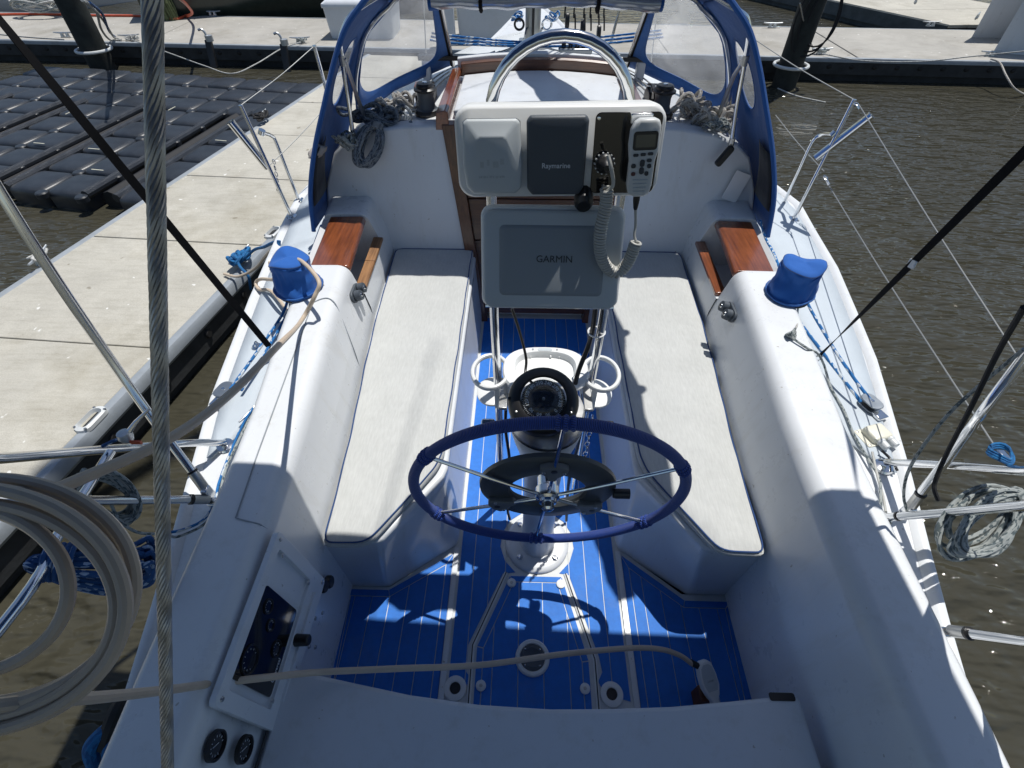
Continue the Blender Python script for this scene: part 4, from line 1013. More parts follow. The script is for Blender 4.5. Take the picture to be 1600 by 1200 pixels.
    a1 = [(-0.920, 2.800, 1.099), (-0.924, 2.720, 1.274), (-0.928, 2.680, 1.399)] if sd < 0 else [(0.907, 2.800, 1.138), (0.901, 2.720, 1.332), (0.911, 2.680, 1.402)]
    MB().tube(a1, .010, 10).build('strut', STEEL_D, dod)
    for q in (a0[0], a0[2]): MB().tube([Vector(q)+Vector((0, 0, -.02)), Vector(q)+Vector((0, 0, .02))], .015, 10).build('bow_fitting', STEEL_D, dod)
    # mesh pocket on the inside of the panel
    def Pk(s_, t_, d=.012): return P(s_, t_)+Vector((-sd*d, -.004, 0))
    g = MB(); pr = [[tuple(Pk(s_, t_, .010+.02*math.sin(math.pi*(s_-.05)/.42)*(.3+t_*2))) for s_ in (.05, .12, .2, .28, .36, .43)] for t_ in (.10, .16, .22, .28, .33)]
    g.loft(pr); g.build('mesh_pocket', MESHP, dod, solid=.003, off=0)
# roof
g = MB(); rows = []
for f_, lift in ((0, 0), (.3, .012), (.65, .012), (1, 0)):
    row = []
    for arr in ([(-a, b, c) for a, b, c in ARA[5:]], [(a, b, c) for a, b, c in ARA[5:-1]][::-1]): row += arr
    row2 = []
    for arr in ([(-a, b, c) for a, b, c in ARC[5:]], [(a, b, c) for a, b, c in ARC[5:-1]][::-1]): row2 += arr
    rows.append([(*lerp(p, q, f_)[:2], lerp(p, q, f_)[2]+lift+.004) for p, q in zip(row, row2)])
MB().loft(rows).build('roof_panel', CANVAS, dod, solid=.005, off=0, ang=60)
g = MB(); g.tube([(x, 2.90+.01*math.cos(x*5), 1.578+.012*math.cos(x*2.4)+.005*math.sin(x*9)) for x in [-.53+1.06*k/24 for k in range(25)]], [.034+.004*math.sin(k*1.7) for k in range(25)], 14); roll = g.build('rolled_window', ROLLV, dod)
for x in (-.30, .245): MB().tube([(x, 2.90+.04*math.cos(R(a)), 1.584+.04*math.sin(R(a))) for a in range(0, 360, 30)], .009, 6, closed=True).build('roll_tie', CANVAS_K, dod)
for sd in (-1, 1): MB().tube([(sd*.50, 2.90, 1.582), (sd*.545, 2.90, 1.582)], .038, 12).build('roll_end', CANVAS, dod)
g = MB(); tm = frame((-1.118, 2.545, 1.03), (.35, .6, .1), (-.2, .1, 1)); rr_ = []
for i in range(9):
    th = math.pi*i/8; rr_.append([tm @ (Vector((.052*math.sin(th)*math.cos(a), .022*math.cos(th), .030*math.sin(th)*math.sin(a)))*(1+.35*noise.noise(Vector((math.cos(a)*2.1, math.sin(a)*2.1, i*.6)))+.15*math.sin(5*a+i))) for a in [R(15*k) for k in range(24)]])
tw = g.loft(rr_, ring=True, cap=True).build('towel', TOWEL, ang=80); tag(tw, 'crumpled grey towel stuffed in the left dodger pocket', 'towel')

# ---------------- cabin-top hardware
def winch(name, lab, x, y, z):
    t = thing(name, lab, 'winch', (x, y, z), 'cabin top winches')
    MB().lathe([(0, 0), (.068, 0), (.068, .014), (.062, .022), (.060, .028)], (x, y, z), n=28).build('base', BLACK, t)
    MB().lathe([(.060, .028), (.050, .034), (.043, .05), (.041, .09), (.046, .108), (.052, .114)], (x, y, z), n=28).build('drum', GREYP, t)
    MB().lathe([(.052, .114), (.060, .118), (.060, .126), (.052, .131), (.046, .134), (.047, .142), (.040, .152), (.02, .155), (0, .155)], (x, y, z), n=28).build('self_tailer', BLACK, t)
    MB().lathe([(0, .158), (.012, .158), (.014, .154)], (x, y, z), n=8).build('handle_socket', STEEL, t)
winch('halyard_winch', 'black winch on the cabin top left of the sliding hatch', -.612, 2.93, 1.082)
winch('halyard_winch', 'black winch on the cabin top right of the sliding hatch', .640, 2.93, 1.082)
for sd, lab in ((-1, 'row of black rope clutches beside the left cabin winch'), (1, 'row of black rope clutches beside the right cabin winch')):
    t = thing('rope_clutch', lab, 'rope clutch', (sd*.66, 3.2, 1.09), 'rope clutches on the cabin top')
    for i in range(3):
        x = sd*(.615+.036*i); MB().loft([[(x-.014, y, 1.08), (x-.014, y, z), (x+.014, y, z), (x+.014, y, 1.08)] for y, z in ((3.08, 1.12), (3.11, 1.145), (3.2, 1.15), (3.24, 1.115))], ring=True, cap=True).build('clutch_body', BLACK, t, bevel=.003)
        MB().loft([[(x-.010, y, z), (x-.010, y, z+.012), (x+.010, y, z+.012), (x+.010, y, z)] for y, z in ((3.06, 1.165), (3.12, 1.175), (3.21, 1.152))], ring=True, cap=True).build('clutch_lever', LIGHTP if (i == 1 and sd > 0) else (TEAK if i == 2 else BLACK), t, bevel=.002)
        rope('halyard', [(x, 3.06, 1.10), (x, 3.3, 1.105), (x-sd*.10, 3.7, 1.10), (x-sd*.38, 4.15, 1.10)], .0048, ROPE_WHITE, None, parent=t, n=6)
MB().prism([(-.745, 3.53), (.655, 3.53), (.655, 3.585), (-.745, 3.585)], 1.188, 1.215).build('traveller_track', TRACK, boat, bevel=.004)
for x in (-.70, .62): MB().box((x, 3.56, 1.13), (.05, .06, .115)).build('track_riser', GEL2, boat, bevel=.006)
car = thing('mainsheet_traveller', 'black mainsheet traveller car with blocks on its crosswise track', 'traveller car', (.21, 3.55, 1.22))
MB().box((.21, 3.557, 1.237), (.20, .07, .04)).build('car', ALU, car, bevel=.008)
for x in (.14, .18, .22, .26, .30):
    MB().lathe([(0, .012), (.020, .012), (.024, .008), (.018, 0), (.024, -.008), (.020, -.012), (0, -.012)], n=16).xf(frame((x, 3.56, 1.275), (0, 1, 0), (0, 0, 1))).build('sheave', BLACK, car)
ms = thing('mainsheet', 'black mainsheet tackle rising from the traveller to the boom', 'rope', (.25, 3.56, 1.3))
for u in (893, 903, 914, 921, 930, 936):
    dx = .0052*(u-914)
    rope('fall', [Vector(p)+Vector((dx, 0, 0)) for p in ((0.263, 3.600, 1.332), (0.258, 3.630, 1.402), (0.253, 3.660, 1.470))]+[(.26+dx*.5, 3.72, 2.3)], .0048, ROPE_BLACK, None, parent=ms, n=6)
for u, v in ((895, 38), (910, 44), (926, 48)):
    p = (0.247, 3.600, 1.345); q = (p[0]+(u-910)*.0062, 3.6, p[2]-(v-44)*.0058)
    MB().lathe([(0, .013), (.020, .012), (.024, .006), (.024, -.006), (.020, -.012), (0, -.013)], n=16, sy=1.7).xf(frame(q, (1, 0, 0), (0, .15, 1)) @ Matrix.Rotation(R(90), 4, 'Y')).build('block', BLACK, ms)
for i in range(5):
    y = 3.535+.022*i; z = 1.285-.010*(i % 2)+.004*i
    rope('control_line', [(-.66, y, z+.01), (-.45, y+.01, z-.012), (-.1, y, z-.016-.004*i), (.1, y+.012, z-.02), (.36, y+.006, z-.006), (.6, y, z+.018), (.72, y, z+.03)], .0058, ROPE_BLUE if i % 2 == 0 else ROPE_NAVY, ['uppermost', 'second', 'middle', 'fourth', 'lowest'][i]+' of the blue traveller lines stretched across the cabin top', group='traveller control lines', n=7)
mast = thing('mast', 'grey aluminium mast standing on the cabin top behind the hoop', 'mast', (-.04, 4.36, 1.09))
MB().loft([[(-.04+.055*math.cos(a), 4.36+.085*math.sin(a), z) for a in [R(20*k) for k in range(18)]] for z in (1.06, 3.0, 11.5)], ring=True, cap=True).build('tube', MASTM, mast)
MB().box((-.04, 4.27, 1.7), (.018, .012, 1.2)).build('sail_track', BLACK, mast)
MB().prism(rbox_poly(.20, .24, .02, 3, -.04, 4.36), 1.085, 1.115).build('step', ALU, mast, bevel=.004)
for sx, dz in ((-1, .07), (1, .07)):
    MB().tube([(-.04+sx*.098+.032*math.cos(R(a)), 4.30, 1.23+.032*math.sin(R(a))) for a in range(0, 360, 20)], .008, 8, closed=True).build('fairlead_ring', BLACK if sx < 0 else STEEL, mast)
for sx, lb in ((-1, 'small heap of blue rope hung on the left side of the mast'), (1, 'small heap of blue rope hung on the right side of the mast')): tangle(3+sx, (-.04+sx*.13, 4.42, 1.24), (.06, .05, .04), 5, .006, ROPE_BLUE, 'halyard_tail', lb)
for i, (x0, y0, x1) in enumerate(((-.085, 4.3, -.50), (-.08, 4.3, -.40), (.02, 4.3, .42), (.03, 4.32, .50))):
    rope('deck_line', [(x0, y0, 1.21), (x0*1.5-.02, 4.05, 1.16), (x1, 3.75, 1.125)], .004, ROPE_DKGREY, ['outer', 'inner', 'inner', 'outer'][i]+' thin grey line led aft from the mast foot on the '+['left', 'left', 'right', 'right'][i], group='lines led aft from the mast', n=6)
MB().box((-.46, 3.86, 1.125), (.05, .035, .045)).build('deck_organiser', BLACK, boat, bevel=.005)
for sx, u in ((-1, 1), (1, 1)):
    rope('shroud', [(sx*.80, 3.95, .60), (sx*.62, 4.15, 3.5), (sx*.2, 4.3, 9)], .0035, STEEL_D, ('left' if sx < 0 else 'right')+' steel shroud wire rising beside the mast past the dodger window', 'wire', n=6, k=2, group='shroud wires')
sk = thing('shroud_turnbuckle', 'steel turnbuckle at the deck end of the right shroud', 'turnbuckle', (0.495, 4.100, 1.191)); MB().tube([(0.495, 4.100, 1.161), (0.531, 4.100, 1.382)], .009, 8).build('barrel', STEEL, sk)
# rope heaps on the cabin top
tangle(21, (-.78, 2.95, 1.08), (.13, .10, .09), 8, .0092, ROPE_CREAM, 'rope_heap', 'cream halyard heap beside the left cabin winch')
tangle(22, (-.86, 2.82, 1.06), (.19, .09, .085), 10, .0090, ROPE_DKGREY, 'rope_heap', 'blue-grey rope heap along the foot of the left dodger window')
c_ = Vector((-0.881, 2.660, 1.026)); oval_coil(23, c_, Vector((-0.829, 2.720, 1.120))-c_, Vector((-0.825, 2.660, 1.004))-c_, 13, .0074, ROPE_DKGREY, 'rope_coil', 'blue-grey rope coil hanging over the cabin wall at the left')
tangle(25, (-0.993, 2.660, 1.015), (.075, .05, .06), 8, .006, ROPE_GREY, 'rope_coil', 'small grey rope coil in the left corner of the dodger')
tangle(31, (.80, 2.98, 1.08), (.12, .10, .10), 8, .0098, ROPE_CREAM, 'rope_heap', 'cream halyard heap beside the right cabin winch')
tangle(33, (.93, 2.86, 1.06), (.13, .10, .09), 8, .0098, ROPE_CREAM, 'rope_heap', 'cream rope heap at the foot of the right dodger window')
tangle(35, (0.889, 2.740, 1.091), (.08, .05, .04), 6, .0055, ROPE_GREY, 'rope_coil', 'small grey rope coil in the right corner of the dodger')
# masthead boom with furled sail, swung out over the right seat
boom = thing('boom', 'boom with furled sail in its cover swung over the right seat', 'boom', (0, 4.3, 2.3))
bx = [((.02, 4.22, 2.33), .05, .10), ((.25, 3.6, 2.31), .10, .16), ((.46, 3.0, 2.30), .14, .16), ((.655, 2.5, 2.29), .14, .14), ((.705, 2.0, 2.28), .10, .11), ((.79, 1.67, 2.27), .066, .08), ((.845, 1.36, 2.27), .043, .05)]
secs = []
for (c, wd, h) in bx:
    secs.append([(c[0]+wd*math.cos(R(a))*(1+.12*math.sin(c[1]*9+a)), c[1], c[2]+h*math.sin(R(a))) for a in range(0, 360, 24)])
full = []
for i in range(len(secs)-1):
    for k in range(6):
        f_ = k/6; full.append([(p[0]+(q[0]-p[0])*f_+.012*math.sin(17*(p[1]+(q[1]-p[1])*f_)), p[1]+(q[1]-p[1])*f_, p[2]+(q[2]-p[2])*f_) for p, q in zip(secs[i], secs[i+1])])
full.append(secs[-1]); MB().loft(full, ring=True, cap=True).build('sail_cover', CANVAS, boom, ang=70)
MB().tube([(0, 4.27, 2.22), (.845, 1.33, 2.22)], .04, 14).build('spar', MASTM, boom)
for p in ((.80, 2.30, 2.22), (.815, 1.92, 2.20)): MB().lathe([(0, .03), (.022, .02), (.022, -.03), (0, -.04)], p, n=10).build('reef_block', BLACK, boom)

# ---------------- bimini over the helm
bim = thing('bimini', 'bimini top on steel legs and black straps above the helm', 'bimini', (0, .3, 2.3))
g = MB(); rows = []
FL, FR = (-1.36, 1.30, 2.30), (1.27, 1.20, 2.32)
for j in range(9):
    f_ = j/8; rows.append([])
    for k in range(13):
        q = k/12; x = FL[0]+(FR[0]-FL[0])*q; y = (FL[1]+(FR[1]-FL[1])*q)-3.4*f_+.0*math.sin(q*math.pi)*(1-f_)
        rows[-1].append((x, y, 2.30+.085*math.sin(q*math.pi)**.7+.05*math.sin(f_*math.pi)-.012*abs(math.sin(f_*math.pi*3))))
g.loft(rows); g.build('canopy', CANVAS, bim, solid=.006, off=0, ang=60)
MB().tube([(p[0], p[1], p[2]-.012) for p in rows[0]], .014, 8).build('front_hem', CANVAS, bim)
legL = [(-1.090, 0.846, 0.655), (-1.257, 1.008, 0.955), (-1.312, 1.109, 1.500), (-1.352, 1.28, 2.28)]
legR = [(1.176, 0.860, 0.610), (1.165, 0.899, 0.930), (1.112, 0.898, 1.220), (1.258, 1.18, 2.29)]
for nm, lg in (('left', legL), ('right', legR)):
    MB().tube(cr(lg, 8), .0128, 14).build('leg', STEEL, bim)
    j0, j1 = Vector(lg[0]), Vector(lg[1]); d = (j1-j0).normalized()
    MB().tube([j0-d*.01, j0+d*.055], .0155, 14).build('leg_sleeve', STEEL_D, bim)
    MB().tube([j0+d*.055, j0+d*.062], .0165, 14).build('sleeve_ring', BLACK, bim)
    MB().box(j0-d*.025, (.022, .03, .05)).build('jaw', STEEL, bim, bevel=.004)
def strap(pts, w_, turns, name='strap'):
    pts = [Vector(p) for p in pts]; a, b = pts[0], pts[-1]; d = (b-a).normalized(); s1 = d.cross(Vector((0, 1, 0))).normalized(); s2 = d.cross(s1); g = MB(); secs = []
    for k in range(61):
        f_ = k/60; c = a.lerp(b, f_); an = .35+turns*2*math.pi*f_+.25*math.sin(f_*9); u = (s1*math.cos(an)+s2*math.sin(an)); v = d.cross(u)
        secs.append([c+u*w_+v*.0012, c-u*w_+v*.0012, c-u*w_-v*.0012, c+u*w_-v*.0012])
    g.loft(secs, ring=True, cap=True); return g.build(name, CANVAS_K, bim)
sbR, sbL = (1.132, 1.527, 0.640), (-1.132, 1.530, 0.640)
strap([sbR, (1.262, 1.20, 2.30)], .0125, .62); strap([sbL, (-1.352, 1.29, 2.28)], .0125, .30)
pr_ = Vector(sbR).lerp(Vector((1.262, 1.20, 2.30)), .30); MB().prism(rbox_poly(.042, .026, .003, 2), -.003, .003).xf(frame(pr_, (.2, .9, -.3), (.1, .2, 1))).build('strap_slider', LIGHTP, bim)
for q in (sbR, sbL): MB().tube([Vector(q)+Vector((.010*math.cos(R(a)), .012*math.sin(R(a)), -.012+.016*math.cos(R(a)))) for a in range(0, 360, 30)], .0028, 6, closed=True).build('strap_hook', STEEL, bim)

# ---------------- pushpit rails at the stern
def flange(p, par): MB().lathe([(0, .014), (.016, .013), (.03, .008), (.034, 0)], p, n=18).build('rail_foot', STEEL, par)
pp = thing('stern_rail', 'polished steel stern rail on the dock side of the boat', 'railing', (-1.167, 1.089, 0.560))
p0, p1 = (-1.156, 1.078, 0.575), (-1.261, 0.636, 1.100)
MB().tube(cr([p0, (-1.187, 0.998, 0.680), (-1.281, 0.844, 0.850), p1, (-1.117, 0.411, 1.400), (-1.0, -.1, 1.45), (-.95, -.9, 1.40)], 8), .0128, 14).build('top_rail', STEEL, pp); flange((p0[0], p0[1], .557), pp)
q0 = (-1.076, 0.818, 0.625)
MB().tube(cr([q0, (-1.207, 0.671, 0.860), (-1.230, 0.554, 1.060), (-1.171, 0.395, 1.330), (-1.0, 0, 1.43)], 8), .0125, 14).build('brace_rail', STEEL, pp)
MB().tube([Vector(q0)+(Vector((-1.207, 0.671, 0.860))-Vector(q0)).normalized()*d for d in (.0, .05)], .0155, 14).build('rail_sleeve', STEEL_D, pp)
MB().tube([Vector(q0)+(Vector((-1.207, 0.671, 0.860))-Vector(q0)).normalized()*d for d in (.05, .058)], .0165, 14).build('sleeve_ring', BLACK, pp)
MB().box((q0[0]+.012, q0[1], .585), (.03, .03, .06)).build('rail_bracket', STEEL, pp, bevel=.004)
lr = [(-1.240, 0.814, 0.880), (-1.205, 0.562, 0.900), (-1.170, 0.331, 0.920), (-1.30, -.4, .93)]
MB().tube(cr(lr, 8), .0125, 14).build('lower_rail', STEEL, pp)
pr = thing('stern_rail', 'polished steel stern rail on the open-water side of the boat', 'railing', (1.214, 1.063, 0.560))
r0, r1 = (1.201, 1.045, 0.585), (1.194, 0.750, 0.970)
MB().tube(cr([r0, (1.204, 0.898, 0.780), r1, (1.040, 0.522, 1.280), (.98, -.1, 1.35), (.9, -.8, 1.30)], 8), .0128, 14).build('top_rail', STEEL, pr); flange((r0[0], r0[1], .557), pr)
r2, r3 = (1.089, 0.822, 0.600), (1.094, 0.632, 1.000)
MB().tube(cr([r2, (1.113, 0.728, 0.800), r3, (0.982, 0.473, 1.300), (.98, 0, 1.36)], 8), .0125, 14).build('brace_rail', STEEL, pr)
MB().box((r2[0]-.006, r2[1], .578), (.03, .03, .045)).build('rail_bracket', STEEL, pr, bevel=.004)
dd = (Vector((1.113, 0.728, 0.800))-Vector(r2)).normalized(); MB().tube([Vector(r2)+dd*.035, Vector(r2)+dd*.041], .0145, 14).build('sleeve_ring', BLACK, pr)
r4, r5 = (1.080, 0.478, 0.615), (1.082, 0.397, 0.800)
MB().tube(cr([r4, r5, (0.999, 0.278, 1.100), (.96, -.1, 1.33)], 8), .0128, 14).build('aft_post', STEEL, pr)
dd = (Vector(r5)-Vector(r4)).normalized(); MB().tube([Vector(r4), Vector(r4)+dd*.05], .0155, 14).build('rail_sleeve', STEEL_D, pr); MB().tube([Vector(r4)+dd*.05, Vector(r4)+dd*.058], .0165, 14).build('sleeve_ring', BLACK, pr)
MB().prism(rbox_poly(.028, .075, .01, 3, r4[0]-.022, r4[1]), .556, .575).build('rail_foot', STEEL_D, pr, bevel=.003)
MB().box((r4[0]-.012, r4[1], .592), (.03, .026, .04)).build('rail_bracket', STEEL, pr, bevel=.004)

# ---------------- twisted wire backstay close to the camera
bs = thing('backstay', 'thick twisted steel wire running the full height at the left', 'wire', (-0.407, 0.057, 1.452))
T_, B_ = Vector((-0.274, 0.313, 1.990)), Vector((-0.397, 0.055, 1.470)); d = (B_-T_).normalized()
lo = B_+d*.45; hi = T_-d*.16; L = (lo-hi).length; s1 = d.cross(Vector((0, 1, 0))).normalized(); s2 = d.cross(s1)
RW2 = .0049
for j in range(11):
    pts = []
    for k in range(int(L*520)+1):
        s_ = k/520; a = 2*math.pi*(s_/.070)+2*math.pi*j/11; pts.append(hi+d*s_+(s1*math.cos(a)+s2*math.sin(a))*(RW2-.0013))
    MB().tube(pts, .0014, 6, cap=False).build('strand', WIRE, bs)
MB().tube([hi, lo], RW2-.0022, 8).build('core', WIRE, bs)
MB().tube([hi-d*8.5, hi], RW2, 8).build('upper_wire', STEEL_D, bs)
en = lo+d*((lo.z-.47)/-d.z)
MB().tube([lo-d*.04, lo+d*.10], .0085, 10).build('swage', STEEL, bs)
MB().tube([lo+d*.10, en], .007, 10).build('rod', STEEL, bs); MB().tube([lo.lerp(en, .45), lo.lerp(en, .75)], .013, 8).build('turnbuckle', STEEL_D, bs)
MB().prism(rbox_poly(.07, .10, .015, 3, en.x, en.y), .449, .475).build('chainplate', STEEL, bs, bevel=.003)

# ---------------- stanchions, rod holders, lifelines
for sd, lab, lab2, base, top, bb, bk, be, h0, h1 in (
    (-1, 'steel stanchion with curved brace on the dock-side deck edge', 'steel rod holder tube clamped to the dock-side stanchion', (-1.469, 2.763, 0.560), (-1.552, 2.790, 1.161), (-1.494, 2.971, 0.570), (-1.507, 2.950, 0.921), (-1.494, 2.800, 1.027), (-1.620, 2.760, 1.094), (-1.530, 2.800, 0.838)),
    (1, 'steel stanchion with curved brace on the open-water deck edge', 'steel rod holder tube clamped to the open-water stanchion', (1.521, 2.806, 0.560), (1.571, 2.820, 1.202), (1.536, 3.012, 0.570), (1.544, 2.990, 0.934), (1.548, 2.830, 1.033), (1.668, 2.780, 1.145), (1.516, 2.840, 0.905))):
    t = thing('stanchion', lab, 'stanchion', base, 'lifeline stanchions')
    MB().tube([base, top], .0105, 12).build('post', STEEL, t)
    MB().lathe([(.0105, -.005), (.0105, .002), (0, .004)], top, n=12).build('post_cap', STEEL, t)
    bkv = Vector(bk); mid = bkv+Vector((0, -.03, .045)) if sd < 0 else bkv+Vector((.02, -.03, .05))
    MB().tube(cr([bb, Vector(bb).lerp(bkv, .5), bkv, mid, be], 8), .010, 12).build('brace', STEEL, t)
    for q in (base, bb): MB().prism(rbox_poly(.05, .065, .012, 3, q[0], q[1]), .556, .566).build('foot_plate', STEEL, t, bevel=.002)
    MB().tube([Vector(be)+Vector((-.006, 0, -.008)), Vector(be)+Vector((.006, 0, .012))], .018, 12).build('brace_clamp', STEEL, t)
    for q in ((-.018, -.02), (.018, -.02), (0, .024)): MB().lathe([(0, .013), (.005, .012), (.006, .009)], (base[0]+q[0], base[1]+q[1], .557), n=8).build('foot_bolt', STEEL_D, t)
    t2 = thing('rod_holder', lab2, 'rod holder', h1, 'fishing rod holders')
    a, b = Vector(h0), Vector(h1); dd = (b-a).normalized()
    fm = frame(a, dd.cross(Vector((0, 0, 1))), dd.cross(dd.cross(Vector((0, 0, 1))))); Lh = (b-a).length
    MB().lathe([(.0175, Lh), (.0205, Lh), (.0205, 0.006), (.0225, .003), (.0225, 0), (.0185, 0), (.0175, .01), (.0175, Lh)], n=20).xf(fm @ Matrix.Rotation(math.pi if (fm.to_3x3() @ Vector((0, 0, 1))).dot(dd) < 0 else 0, 4, 'X')).build('tube', STEEL, t2)
    MB().lathe([(0, 0), (.018, 0)], n=16).xf(frame(b, fm.to_3x3() @ Vector((1, 0, 0)), fm.to_3x3() @ Vector((0, 1, 0)))).build('plug', BLACK, t2)
    c = a.lerp(b, .45); MB().tube([c+Vector((0, .0, -.012)), c+Vector((0, 0, .014))], .016, 10).build('clamp', STEEL_D, t2)
tR, tL = Vector((1.571, 2.820, 1.202)), Vector((-1.552, 2.790, 1.161))
f2L, f2R = Vector((-1.322, 3.420, 1.285)), Vector((1.246, 3.500, 1.313))
t = thing('stanchion', 'second steel stanchion forward beside the dodger on the dock side', 'stanchion', (f2L.x+.02, f2L.y+.02, .56), 'lifeline stanchions'); MB().tube([(f2L.x+.02, f2L.y+.02, .56), f2L], .0105, 10).build('post', STEEL, t); MB().lathe([(0, .006), (.012, .005), (.013, 0)], f2L, n=10).build('post_cap', STEEL, t)
def wire(a, b, lab, grp='lifeline wires'):
    m = (Vector(a)+Vector(b))/2; m.z -= .008; rope('lifeline', [a, m, b], .0026, LIFEW, lab, 'wire', n=6, group=grp)
wire(tL, f2L, 'upper lifeline wire running forward from the dock-side stanchion')
wire((-1.529, 2.790, 0.842), (-1.347, 3.420, 0.956), 'lower lifeline wire running forward from the dock-side stanchion')
wire(tR, f2R, 'upper lifeline wire running forward from the open-water stanchion')
wire((1.582, 2.820, 0.841), (1.517, 3.500, 0.908), 'lower lifeline wire running forward from the open-water stanchion')
wire(tR+Vector((.01, -.04, -.01)), (1.18, .62, 1.10), 'upper lifeline wire running aft over the open water')
wire((1.612, 2.800, 0.789), (1.216, 0.852, 0.930), 'lower lifeline wire running aft over the open water')
def shackle(c, dirv, lab, s_=1.0):
    t = thing('shackle', lab, 'shackle', c, 'lifeline shackles and hooks'); dv = Vector(dirv).normalized(); sx = dv.cross(Vector((0, 0, 1))).normalized(); c = Vector(c)
    MB().tube([c+dv*.016*s_*math.cos(R(a))+sx*.009*s_*math.sin(R(a)) for a in range(0, 360, 30)], .003*s_, 6, closed=True).build('bow', STEEL, t)
    MB().tube([c+dv*(.018*s_), c+dv*(.060*s_)], .0055*s_, 8).build('barrel', STEEL, t)
shackle(tR+Vector((.006, -.02, -.012)), (-.1, -1, -.12), 'steel hook at the top of the open-water stanchion')
shackle((1.593, 2.800, 0.814), (.05, -1, -.25), 'steel hook half way up the open-water stanchion')
ch = thing('gate_chain', 'short steel chain and hook hanging from the dock-side stanchion', 'chain', (-1.530, 2.850, 0.731))
for k in range(5):
    p = Vector((-1.508, 2.850, 0.850)).lerp(Vector((-1.519, 2.820, 0.687)), k/4*.8); v = k % 2
    MB().tube([p+Vector((.007*math.cos(R(a))*(1-v), .007*math.cos(R(a))*v, .014*math.sin(R(a)))) for a in range(0, 360, 30)], .0026, 6, closed=True).build('link', STEEL, ch)
p = Vector((-1.519, 2.820, 0.699)); MB().lathe([(0, .02), (.010, .014), (.015, 0), (.012, -.014), (.006, -.03), (0, -.032)], p, n=14).build('hook_body', STEEL, ch)
MB().tube([p+Vector((0, 0, -.03)), p+Vector((.014, -.01, -.13)), p+Vector((.02, -.015, -.2))], .0035, 6).build('hanging_wire', STEEL_D, ch)

# ---------------- sheets and lines on the left side deck
def block(name, lab, c, yaw, m=ALU):
    t = thing(name, lab, 'block', c, 'turning blocks on the side decks'); M = Matrix.Translation(c) @ Matrix.Rotation(yaw, 4, 'Z')
    for z0, z1 in ((.006, .012), (.030, .036)):
        MB().prism([(x*.9, y) for x, y in rbox_poly(.064, .082, .026, 5)], z0, z1).xf(M).build('cheek', m, t, bevel=.002)
    MB().lathe([(0, .028), (.026, .028), (.021, .021), (.026, .014), (0, .014)], n=20).xf(M).build('sheave', BLACK, t)
    MB().lathe([(0, .040), (.006, .039), (.008, .035)], n=10).xf(M).build('pin', STEEL, t)
    MB().box((0, -.052, .008), (.045, .04, .014)).xf(M).build('shackle_plate', STEEL, t, bevel=.003)
block('turning_block', 'grey turning block on the dock-side deck edge', (-1.255, 1.324, 0.562), -.25)
block('turning_block', 'grey turning block on the open-water deck edge above the junction box', (1.274, 1.322, 0.562), .35)
rope('sheet', [(-1.115, 1.90, .80), (-1.137, 1.776, 0.660), (-1.182, 1.535, 0.620), (-1.223, 1.321, 0.600)], .0062, ROPE_BLUE, 'outer blue fleck sheet from the dock-side winch to its block', group='blue sheets')
rope('sheet', [(-1.06, 1.72, .76), (-1.121, 1.771, 0.650), (-1.158, 1.552, 0.605), (-1.184, 1.322, 0.592)], .0062, ROPE_BLUE, 'inner blue fleck sheet from the dock-side winch to its block', group='blue sheets')
rope('sheet', [(-1.145, 2.400, 0.710), (-1.209, 2.373, 0.600), (-1.169, 2.130, 0.620), (-1.12, 1.92, .70)], .0062, ROPE_BLUE, 'blue fleck sheet coming aft under the dodger to the dock-side winch', group='blue sheets')
rope('furling_line', [(-1.112, 1.814, 0.660), (-1.138, 1.642, 0.580), (-1.125, 1.467, 0.575), (-1.105, 1.305, 0.575), (-1.107, 1.210, 0.590), (-1.121, 1.144, 0.575), (-1.114, 1.023, 0.575), (-1.098, 0.906, 0.580), (-1.081, 0.833, 0.580), (-1.075, 0.760, 0.600), (-1.096, 0.704, 0.640), (-1.121, 0.684, 0.660)], .0045, ROPE_BLUE, 'thin blue furling line along the dock-side deck to the stern rail')
rope('furling_line', [(-1.080, 1.690, 0.585), (-1.086, 1.526, 0.575), (-1.099, 1.359, 0.574), (-1.105, 1.204, 0.578), (-1.108, 1.086, 0.574), (-1.101, 0.961, 0.575), (-1.071, 0.833, 0.580), (-1.065, 0.747, 0.600), (-1.096, 0.683, 0.640), (-1.117, 0.676, 0.660)], .0042, ROPE_GREY, 'thin grey furling line beside the blue one on the dock-side deck')
rope('lashing', [(-1.107, 1.770, 0.700), (-1.116, 1.747, 0.640), (-1.117, 1.729, 0.600), (-1.091, 1.700, 0.580)], .004, ROPE_WHITE, 'short white lashing from the dock-side winch to its deck eye')
def deck_eye(u, lab):
    t = thing('deck_eye', lab, 'deck eye', u, 'deck eyes and jam cleats'); MB().lathe([(0, .01), (.018, .009), (.024, .003), (.024, 0)], u, n=16).build('base', STEEL, t)
    c = Vector(u); MB().tube([c+Vector((.0, .012*math.cos(R(a)), .016+.012*math.sin(R(a)))) for a in range(0, 360, 30)], .0035, 6, closed=True).build('ring', STEEL, t)
deck_eye((-1.090, 1.708, 0.562), 'small steel deck eye just aft of the dock-side winch')
deck_eye((-1.238, 1.607, 0.564), 'steel fairlead plate under the blue sheets on the dock side')
